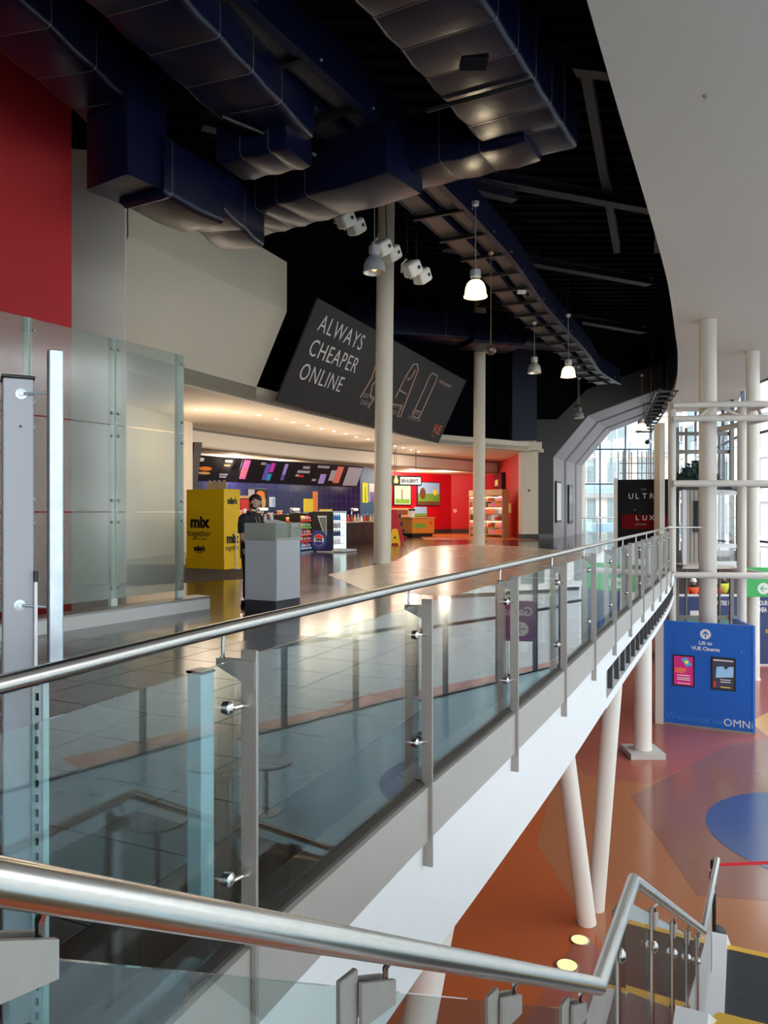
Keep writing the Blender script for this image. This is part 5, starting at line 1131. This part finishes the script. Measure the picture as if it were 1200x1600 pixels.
# ------------------------------------------------------------------ lift tower
lt = thing('lift_tower', 'pale steel lift tower with pipe frames round a tall column', 'lift', (9.68, 23, LOW))
cc_ = at(1106, 800, 23.0)
MB().tube([(cc_.x, 23, LOW), (cc_.x, 23, ZC-.005)], .25, 28).build('main_column', offwhite_metal, lt, True)
l1 = at(1050, 800, 22.8); MB().tube([(l1.x, 22.8, LOW), (l1.x, 22.8, 4.75)], .115, 18).build('side_column', offwhite_metal, lt, True)
l2 = at(1159, 800, 22.6); MB().tube([(l2.x, 22.6, LOW), (l2.x, 22.6, 4.6)], .13, 18).build('side_column', offwhite_metal, lt, True)
for z, r in ((4.62, .09), (4.22, .09), (2.33, .095), (-.34, .09)):
    MB().tube([(8.45, 22.45, z), (11.05, 22.15, z), (11.15, 22.4, z), (11.0, 25.6, z)], r, 12).build('ring_pipe', offwhite_metal, lt, True)
for a, b in (((9.1, 22.5, 4.2), (9.6, 22.5, 4.6)), ((9.8, 22.5, 4.6), (10.6, 22.4, 4.2)), ((11.05, 22.4, 4.2), (11.15, 22.9, 4.6))): MB().tube([a, b], .05, 10).build('brace', offwhite_metal, lt, True)
# car, guide frame and glass behind
gf = mat('lift_frame_grey', (110, 104, 100), .45, .3, .05)
for (px, Y, w) in ((1058, 25.4, .1), (1072, 25.6, .05), (1124, 25.6, .05), (1143, 25.4, .12)):
    p = at(px, 800, Y); MB().box(p.x-w/2, p.x+w/2, Y-.05, Y+.05, LOW, 4.3).build('guide_post', gf, lt)
for z in (-2.0, 3.5, 4.1): MB().box(at(1055, 0, 25.5).x, at(1146, 0, 25.5).x, 25.45, 25.55, z-.06, z+.06).build('guide_beam', gf, lt)
for z0, z1 in ((2.4, 3.44), (3.56, 4.04)): MB().box(at(1058, 0, 25.6).x, at(1142, 0, 25.6).x, 25.6, 25.612, z0, z1).build('shaft_glass', glass_clear, lt)
car = thing('lift_car', 'grey and glass lift car stopped at balcony level inside the tower', 'lift car', (10.2, 24.6, -.25))
x0, x1 = at(1061, 0, 24.6).x, at(1150, 0, 24.6).x; car_m = mat('lift_car_panel', (168, 158, 148), .45, .1, .05)
MB().box(x0, x1, 24.3, 25.3, -.3, -.18).build('floor', offwhite_metal, car); MB().box(x0, x1, 24.3, 25.3, 2.2, 2.3).build('roof', dark_grey, car)
MB().box(x0, x0+.12, 24.3, 24.4, -.2, 2.2).build('corner_post', white_paint, car); MB().box(x1-.1, x1, 24.3, 24.4, -.2, 2.2).build('corner_post', gf, car)
MB().box(x0+.12, x0+.95, 24.34, 24.4, -.18, 2.2).build('door_leaf', car_m, car)
for k in range(5): MB().box(x0+.25+.13*k, x0+.262+.13*k, 24.33, 24.342, -.1, 2.15).build('door_groove', dark_grey, car)
MB().box(x0+.36, x0+.62, 24.30, 24.34, 1.05, 1.85).build('screen', black_gloss, car); MB().box(x0+.36, x0+.66, 24.28, 24.34, .86, 1.05).build('control_box', dark_grey, car)
MB().box(x1-.82, x1-.1, 24.34, 24.36, -.18, 2.2).build('window_panel', glass_clear, car)
for z in (-.12, .42, 2.1): MB().box(x1-.84, x1-.1, 24.32, 24.38, z-.06, z+.06).build('window_rail', white_paint, car)
MB().box(x1-.86, x1-.8, 24.32, 24.38, -.18, 2.2).build('window_stile', dark_grey, car)
# dark green foliage on the car roof
rng = random.Random(3); m = MB()
for k in range(420):
    u, v, w = rng.uniform(-1, 1), rng.uniform(-1, 1), rng.random()
    cx = 10.06+u*.62; cy_ = 24.7+v*.35; cz = 2.36+w*.75*(1-abs(u)*.75); a = rng.uniform(0, 6.28); l = .11
    m.add([(cx, cy_, cz), (cx+l*math.cos(a), cy_+l*math.sin(a)*.6, cz+.03), (cx+l*1.3*math.cos(a+.3), cy_+l*math.sin(a+.3)*.6, cz+.12), (cx+.3*l*math.cos(a+1), cy_+.3*l*math.sin(a+1), cz+.1)], [(0, 1, 2, 3)])
o = thing('green_garland', 'dark green bushy garland lying on top of the lift car', 'garland', (10.06, 24.7, 2.3)); m.build('foliage', foliage, o)['kind'] = 'stuff'
MB().tube([(9.5, 24.7, 2.35), (9.8, 24.7, 2.5), (10.06, 24.7, 2.45), (10.6, 24.7, 2.35)], .05, 8).build('stem', foliage, o, True)
# white wall strip left of the lift, right hand column
struct('trim_15', MB().box(at(1029, 0, 24.2).x, at(1037, 0, 24.2).x, 24.1, 24.6, 0, 4.3), cream_w)
p = at(1176, 800, 27.5); round_column('round_column', 'white round column right of the lift before the glazing', (p.x, 27.5, LOW), (p.x, 27.5, ZC), .23, m=col_white)
p = at(893, 800, 56.5); round_column('round_column', 'slim pale column inside the bright hall beyond the portal', (at(907, 0, 55).x, 55, 0), (at(907, 0, 55).x, 55, 9), .3, m=pillar_paint)
# end railing seen through the portal
o = thing('end_railing', 'low glass railing at the far end beyond the portal', 'railing', (13, 54, 0))
MB().tube([(11.2, 53.8, 1.1), (17.5, 53.8, 1.1)], .04, 8).build('handrail', steel, o, True)
for k in range(6): MB().box(11.3+k*1.2, 11.36+k*1.2, 53.77, 53.83, 0, 1.1).build('post', steel_flat, o)
for k in range(5): MB().box(11.4+k*1.2, 12.46+k*1.2, 53.79, 53.81, .1, 1.0).build('glass_pane', glass_bal, o)
# work platform with wooden board beyond the board
o = thing('access_platform', 'small steel access platform with wooden toe board', 'platform', (13.2, 38, 2.3))
p0, p1 = at(975, 0, 40).x, at(1008, 0, 40).x
MB().box(p0, p1, 39.5, 40.5, 2.75, 3.0).build('toe_board', oak, o); MB().box(p0-.1, p1+.1, 39.5, 40.5, 2.65, 2.75).build('deck', steel_flat, o)
for x in (p0-.15, p0+.1, (p0+p1)/2, p1, p1+.25):
    for y in (39.5, 40.5): MB().tube([(x, y, 0), (x, y, 4.7)], .025, 6).build('standard', gf, o)
for z in (3.5, 4.0): MB().tube([(p0-.4, 39.5, z), (p1+.4, 39.5, z)], .025, 6).build('guard_rail', gf, o)
# second cable ladder near the portal
o = thing('cable_ladder', 'short black cable ladder hanging at the portal mouth', 'cable tray', (13.2, 36, 7.0))
LA_ = [at(1042, 612, 34), at(1006, 676, 46)]
for s in (-.45, .45): MB().tube([(LA_[0].x+s, LA_[0].y, 6.85), (LA_[1].x+s, LA_[1].y, 6.3)], .05, 6).build('side_rail', black, o)
for k in range(12):
    t = k/11; q = LA_[0].lerp(LA_[1], t); z = 6.85-.55*t; MB().box(q.x-.5, q.x+.5, q.y-.05, q.y+.05, z-.04, z+.04).build('rung', black, o)
for t in (0, .5, 1): q = LA_[0].lerp(LA_[1], t); MB().tube([(q.x, q.y, 6.8-.55*t), (q.x, q.y, 11)], .015, 6).build('drop_rod', black, o)
# ------------------------------------------------------------------ blue lift sign panel
A = Vector((7.92, 21.75)); B = Vector((9.98, 20.65)); f = frame(tuple(A), tuple(B), LOW); L = (B-A).length
o = thing('lift_sign_panel', 'large blue panel reading Lift to VUE Cinema, Welcome to OMNi', 'sign', (A.x, A.y, LOW))
MB(f).bbox(0, L, .06, 2.93, -.1, 0, .005).build('panel', sign_blue, o); MB(f).box(0, L, 0, .06, -.12, .01).build('kick_strip', steel_flat, o)
e = f @ Vector((L, 0, 0)); e2 = frame((B.x, B.y), (B.x+.1, B.y+.9), LOW); MB(e2).box(0, 1.6, .06, 2.93, -.06, 0).build('return_panel', sign_blue, o)
ar = MB(f).disc(L*.47, 2.62, .002, .14, .006, 32).build('arrow_disc', txt_white, o)
MB(f).box(L*.47-.014, L*.47+.014, 2.53, 2.69, .01, .014).build('arrow', sign_blue, ar)
for s in (-1, 1): MB(f).poly([(L*.47, 2.71), (L*.47, 2.665), (L*.47+s*.075, 2.59), (L*.47+s*.075, 2.635)], .01, .004).build('arrow', sign_blue, ar)
text('Lift to', .14, txt_white, o, f, L*.47, 2.33, align='CENTER', bold=.004); text('VUE Cinema', .14, txt_white, o, f, L*.47, 2.17, align='CENTER', bold=.004)
text('OMNi', .28, txt_white, o, f, L-.04, .16, align='RIGHT', bold=0, space=1.04); text('Welcome to', .24, mat('pale_blue_print', (60, 130, 205), .4), o, f, .06, .18, sx=1.1, space=1.1)
for (u, v) in ((.2, 2.2), (L-.33, 2.2)): MB(f).disc(u, v, .0, .02, .006, 12).build('fixing', chrome, o)
MB().prism([(A.x-.22, A.y+.05), (A.x-.02, A.y-.05), (A.x+.05, A.y+.2), (A.x-.15, A.y+.3)], LOW, -1.5).build('side_post', offwhite_metal, o)
pk = thing('framed_poster', 'pink event poster in black frame on the blue panel', 'poster', f @ Vector((.25, 1.2, 0)))
MB(f).box(.24, .82, 1.12, 2.0, 0, .02).build('frame', black, pk); MB(f).box(.28, .78, 1.16, 1.96, .02, .024).build('print', c['magenta'] if False else mat('hot_pink_print', (226, 40, 140), .5, 0, .04), pk)
MB(f).poly([(.46, 1.88), (.6, 1.94), (.76, 1.74), (.62, 1.68)], .024, .003).build('picture', c['cyan'], pk); MB(f).disc(.61, 1.81, .027, .05, .003, 16).build('picture', c['yellow'], pk)
for v in (1.6, 1.55, 1.5): MB(f).box(.31, .6-.06*(v < 1.52), v, v+.03, .024, .027).build('print_line', c['orange'], pk)
for v in (1.42, 1.35, 1.3, 1.2): MB(f).box(.36, .7, v, v+.02, .024, .027).build('print_line', c['white'], pk)
pk = thing('framed_poster', 'dark poster with pale blue picture on the blue panel', 'poster', f @ Vector((1.3, 1.2, 0)))
MB(f).box(1.24, 1.86, 1.12, 2.02, 0, .02).build('frame', black, pk); MB(f).box(1.28, 1.82, 1.16, 1.98, .02, .024).build('print', mat('slate_print', (62, 62, 82), .5, 0, .1), pk)
MB(f).poly([(1.36, 1.45), (1.38, 1.75), (1.55, 1.78), (1.6, 1.68), (1.7, 1.78), (1.81, 1.78), (1.8, 1.5), (1.6, 1.48)], .024, .003).build('picture', c['sky'], pk); MB(f).box(1.3, 1.8, 1.92, 1.95, .024, .027).build('print_line', c['white'], pk)
for v, cc in ((1.4, 'white'), (1.34, 'white'), (1.2, 'yellow')): MB(f).box(1.48, 1.74, v, v+.02, .024, .027).build('print_line', c[cc], pk)
MB(f).box(1.3, 1.36, 1.2, 1.36, .024, .027).build('picture', c['red'], pk)
# ------------------------------------------------------------------ navy hoarding and green sign
fh = frame((10.9, 30.0), (17.0, 30.0), LOW)
teal = mat('teal_panel', (84, 128, 128), .25, 0, .12, 1.5); hnav = hoard_navy
def hoarding(label, u0, u1, kind):
    o = thing('hoarding', label, 'hoarding', fh @ Vector((u0, 0, 0)))
    MB(fh).box(u0, u1, 0, 2.7, -.08, 0).build('panel', hnav, o); MB(fh).box(u0, u1, 2.7, 2.78, -.1, .02).build('top_rail', white_paint, o)
    MB(fh).box(u1-.05, u1+.05, 0, 2.75, -.06, .03).build('joint_strip', white_paint, o); MB(fh).box(u0, u1, 0, .06, 0, .02).build('base_strip', white_paint, o)
    if kind: MB(fh).box(u0+.02, u1-.4*(kind > 1), .6, 1.95, .001, .012).build('glass_print', teal, o)
    return o
h1 = hoarding('navy hoarding with teal lower half at the left behind the lift', .2, 1.9, 1); MB(fh).box(1.05, 1.45, 1.9, 2.15, .012, .02).build('notice', white_paint, h1); text('OMNi', .12, txt_white, h1, fh, .28, 2.56, .012)
h2 = hoarding("navy hoarding with white text WE'RE N beside the lift", 1.95, 3.65, 1)
text("WE'RE N", .25, txt_white, h2, fh, 2.05, 2.36, .014, bold=.006, sx=.62); text('OOKING', .25, txt_white, h2, fh, 3.04, 2.36, .014, bold=.006, sx=.6); text('KS FOR', .25, txt_white, h2, fh, 3.1, 2.1, .014, bold=.006, sx=.6)
MB(fh).box(3.2, 3.62, 1.78, 1.84, .012, .03).build('handle_bar', white_paint, h2)
h3 = hoarding('plain navy hoarding at the right with OUR and HEA text', 3.7, 6.3, 0); text('OUR', .25, txt_white, h3, fh, 3.76, 2.36, .014, bold=.006, sx=.6); text('HEA', .25, txt_white, h3, fh, 3.76, 2.1, .014, bold=.006, sx=.6); text('ESC', .2, c['yellow'], h3, fh, 4.0, 1.28, .014, sx=.8)
a = at(1163, 0, 25.5); fg = frame((a.x, 25.5), (a.x+1, 25.45), -1.32)
o = thing('hanging_direction_sign', 'green direction sign reading Fitness with a white arrow', 'sign', (a.x, 25.5, -1.32))
MB(fg).bbox(0, 1.9, 0, .98, -.05, 0, .005).build('panel', sign_green, o); text('Fitness', .3, txt_white, o, fg, .25, .6, bold=.006)
g = MB(fg).disc(.62, .28, .001, .19, .005, 28).build('arrow_disc', txt_white, o); MB(fg).box(.52, .74, .265, .295, .007, .012).build('arrow', sign_green, g)
for s in (-1, 1): MB(fg).poly([(.5, .28), (.55, .28), (.64, .28+s*.1), (.6, .28+s*.1)], .007, .005).build('arrow', sign_green, g)
for u in (.2, 1.7): MB(fg).tube([(u, .98, -.02), (u, 8.5, -.02)], .006, 6).build('hanger', steel_flat, o)
# hanging purple sign out of the frame, seen mirrored in the balustrade glass
p = Vector((8.0, 13.9)); dr = Vector((-.65, -.76)); fx = Vector((-dr.y*-1, dr.x*-1)); fx = Vector((.76, -.65)).normalized()
fp_ = frame(tuple(p-fx*.42), tuple(p+fx*.42), -1.25)
o = thing('hanging_direction_sign', 'purple hanging sign reading Games with a white arrow', 'sign', (p.x, p.y, -1.25))
MB(fp_).bbox(0, .84, 0, .86, -.04, 0, .004).build('panel', sign_purple, o); text('Games', .26, txt_white, o, fp_, .06, .55, bold=.004); g = MB(fp_).disc(.3, .26, .001, .15, .005, 24).build('arrow_disc', txt_white, o)
MB(fp_).box(.2, .42, .25, .275, .007, .011).build('arrow', sign_purple, g)
for s in (-1, 1): MB(fp_).poly([(.42, .262), (.38, .262), (.3, .262+s*.085), (.33, .262+s*.085)], .007, .004).build('arrow', sign_purple, g)
for u in (.1, .74): MB(fp_).tube([(u, .86, -.02), (u, 8.48, -.02)], .005, 6).build('hanger', steel_flat, o)
# ------------------------------------------------------------------ workers behind the hoarding on a raised platform
wp = thing('work_platform', 'dark work platform behind the navy hoarding', 'platform', (13, 32, LOW)); MB().box(11, 16, 31.2, 33, -3.05, -2.95).build('deck', dark_grey, wp)
for x in (11.1, 13.5, 15.9):
    for y in (31.3, 32.9): MB().box(x-.05, x+.05, y-.05, y+.05, LOW, -3.05).build('leg', dark_grey, wp)
def worker(label, px, Y, vest, hat, crouch=0.):
    p = at(px, 0, Y); o = thing('person', label, 'person', (p.x, Y, -2.95), 'workers behind the hoarding'); k = 1-crouch
    V = [(0, 0, .95*k), (0, 0, 1.2*k), (0, 0, 1.42*k), (0, 0, 1.55*k), (.2, 0, 1.40*k), (.26, -.06, 1.12*k), (.18, -.25, 1.02*k), (-.2, 0, 1.40*k), (-.26, -.06, 1.12*k), (-.18, -.25, 1.02*k), (.1, 0, .88*k), (.1, -.03, .48*k), (.1, 0, .06), (.1, -.12, .03), (-.1, 0, .88*k), (-.1, -.03, .48*k), (-.1, 0, .06), (-.1, -.12, .03)]
    E = [(0, 1), (1, 2), (2, 3), (2, 4), (4, 5), (5, 6), (2, 7), (7, 8), (8, 9), (0, 10), (10, 11), (11, 12), (12, 13), (0, 14), (14, 15), (15, 16), (16, 17)]
    skinned('body', V, E, [.15, .16, .13, .06, .075, .055, .04, .075, .055, .04, .095, .07, .05, .04, .095, .07, .05, .04], trouser_m, o, None, 0, 1)
    skinned('hi_vis_jacket', V[:3]+[V[4], V[5], V[7], V[8]], [(0, 1), (1, 2), (2, 3), (3, 4), (2, 5), (5, 6)], [.19, .195, .15, .1, .075, .1, .075], vest, o, None, 0, 1)
    h = local_build(MB().ball((0, -.02, 1.66*k), .1, 14, 10, 1.2), 'head', skin_m, o); local_build(MB().ball((0, -.12, 1.66*k), .022, 8, 6), 'nose', skin_m, h)
    for s in (-1, 1): local_build(MB().ball((s*.035, -.105, 1.69*k), .014, 8, 6), 'eye', black_gloss, h)
    m_ = MB(); m_.lathe((0, -.02, 1.7*k), [(.15, -.005), (.12, .02), (.125, .05), (.09, .12), (.001, .145)], 18); local_build(m_, 'hard_hat', hat, o)
worker('worker in orange hi vis and white helmet left of the lift column', 1083, 31.6, hivis, c['white'], .06)
worker('worker in orange hi vis just right of the lift column', 1117, 31.8, hivis, mat('grey_helmet', (120, 124, 130), .4), .07)
worker('worker in yellow hi vis with red helmet', 1130, 32.4, hivis_y, c['red'], .0)
# ------------------------------------------------------------------ bar stools and a table on the lower floor, mirrored in the glass
def round_table(label, x, y, r, h):
    o = thing('high_table', label, 'table', (x, y, LOW), 'round tables by the glazing')
    MB().lathe((x, y, LOW+h), [(.001, 0), (r, 0), (r, .05), (.001, .05)], 28).build('top', mat('grey_table_top', (150, 156, 162), .4, 0, .03), o, True)
    MB().tube([(x, y, LOW+.03), (x, y, LOW+h)], .05, 12).build('stem', steel_flat, o, True); MB().lathe((x, y, LOW), [(.001, 0), (.3, 0), (.3, .02), (.06, .05), (.001, .05)], 24).build('base', steel_flat, o, True)
round_table('round grey table nearer the stair by the glazing', 8.6, 7.4, .5, 1.0); round_table('round grey table further along the glazing', 10.3, 9.6, .55, 1.0)

# small fittings overhead
p = at(816, 459, 21.5); o = thing('emergency_light', 'small white twin emergency light under the far cable tray', 'light', p)
MB().bbox(p.x-.14, p.x+.1, p.y-.05, p.y+.05, p.z, p.z+.1, .01).build('body', cream_w, o); MB().tube([(p.x+.12, p.y, p.z-.03), (p.x+.2, p.y-.05, p.z-.06)], .06, 12).build('lamp_head', black, o, True); MB().tube([(p.x, p.y, p.z+.1), (p.x, p.y, 7.84)], .012, 6).build('stem', black, o)
p = at(1017, 688, 33.); o = thing('security_camera', 'black and white security camera near the lit portal lamp', 'camera', p)
MB().tube([p, p+Vector((-.25, -.3, -.1))], .1, 14).build('body', white_paint, o, True); MB().tube([p+Vector((-.25, -.3, -.1)), p+Vector((-.29, -.35, -.12))], .09, 14).build('lens', black_gloss, o, True); MB().tube([p, (p.x, p.y, 6.0), (p.x, p.y, 11.0)], .02, 6).build('pole', black, o)
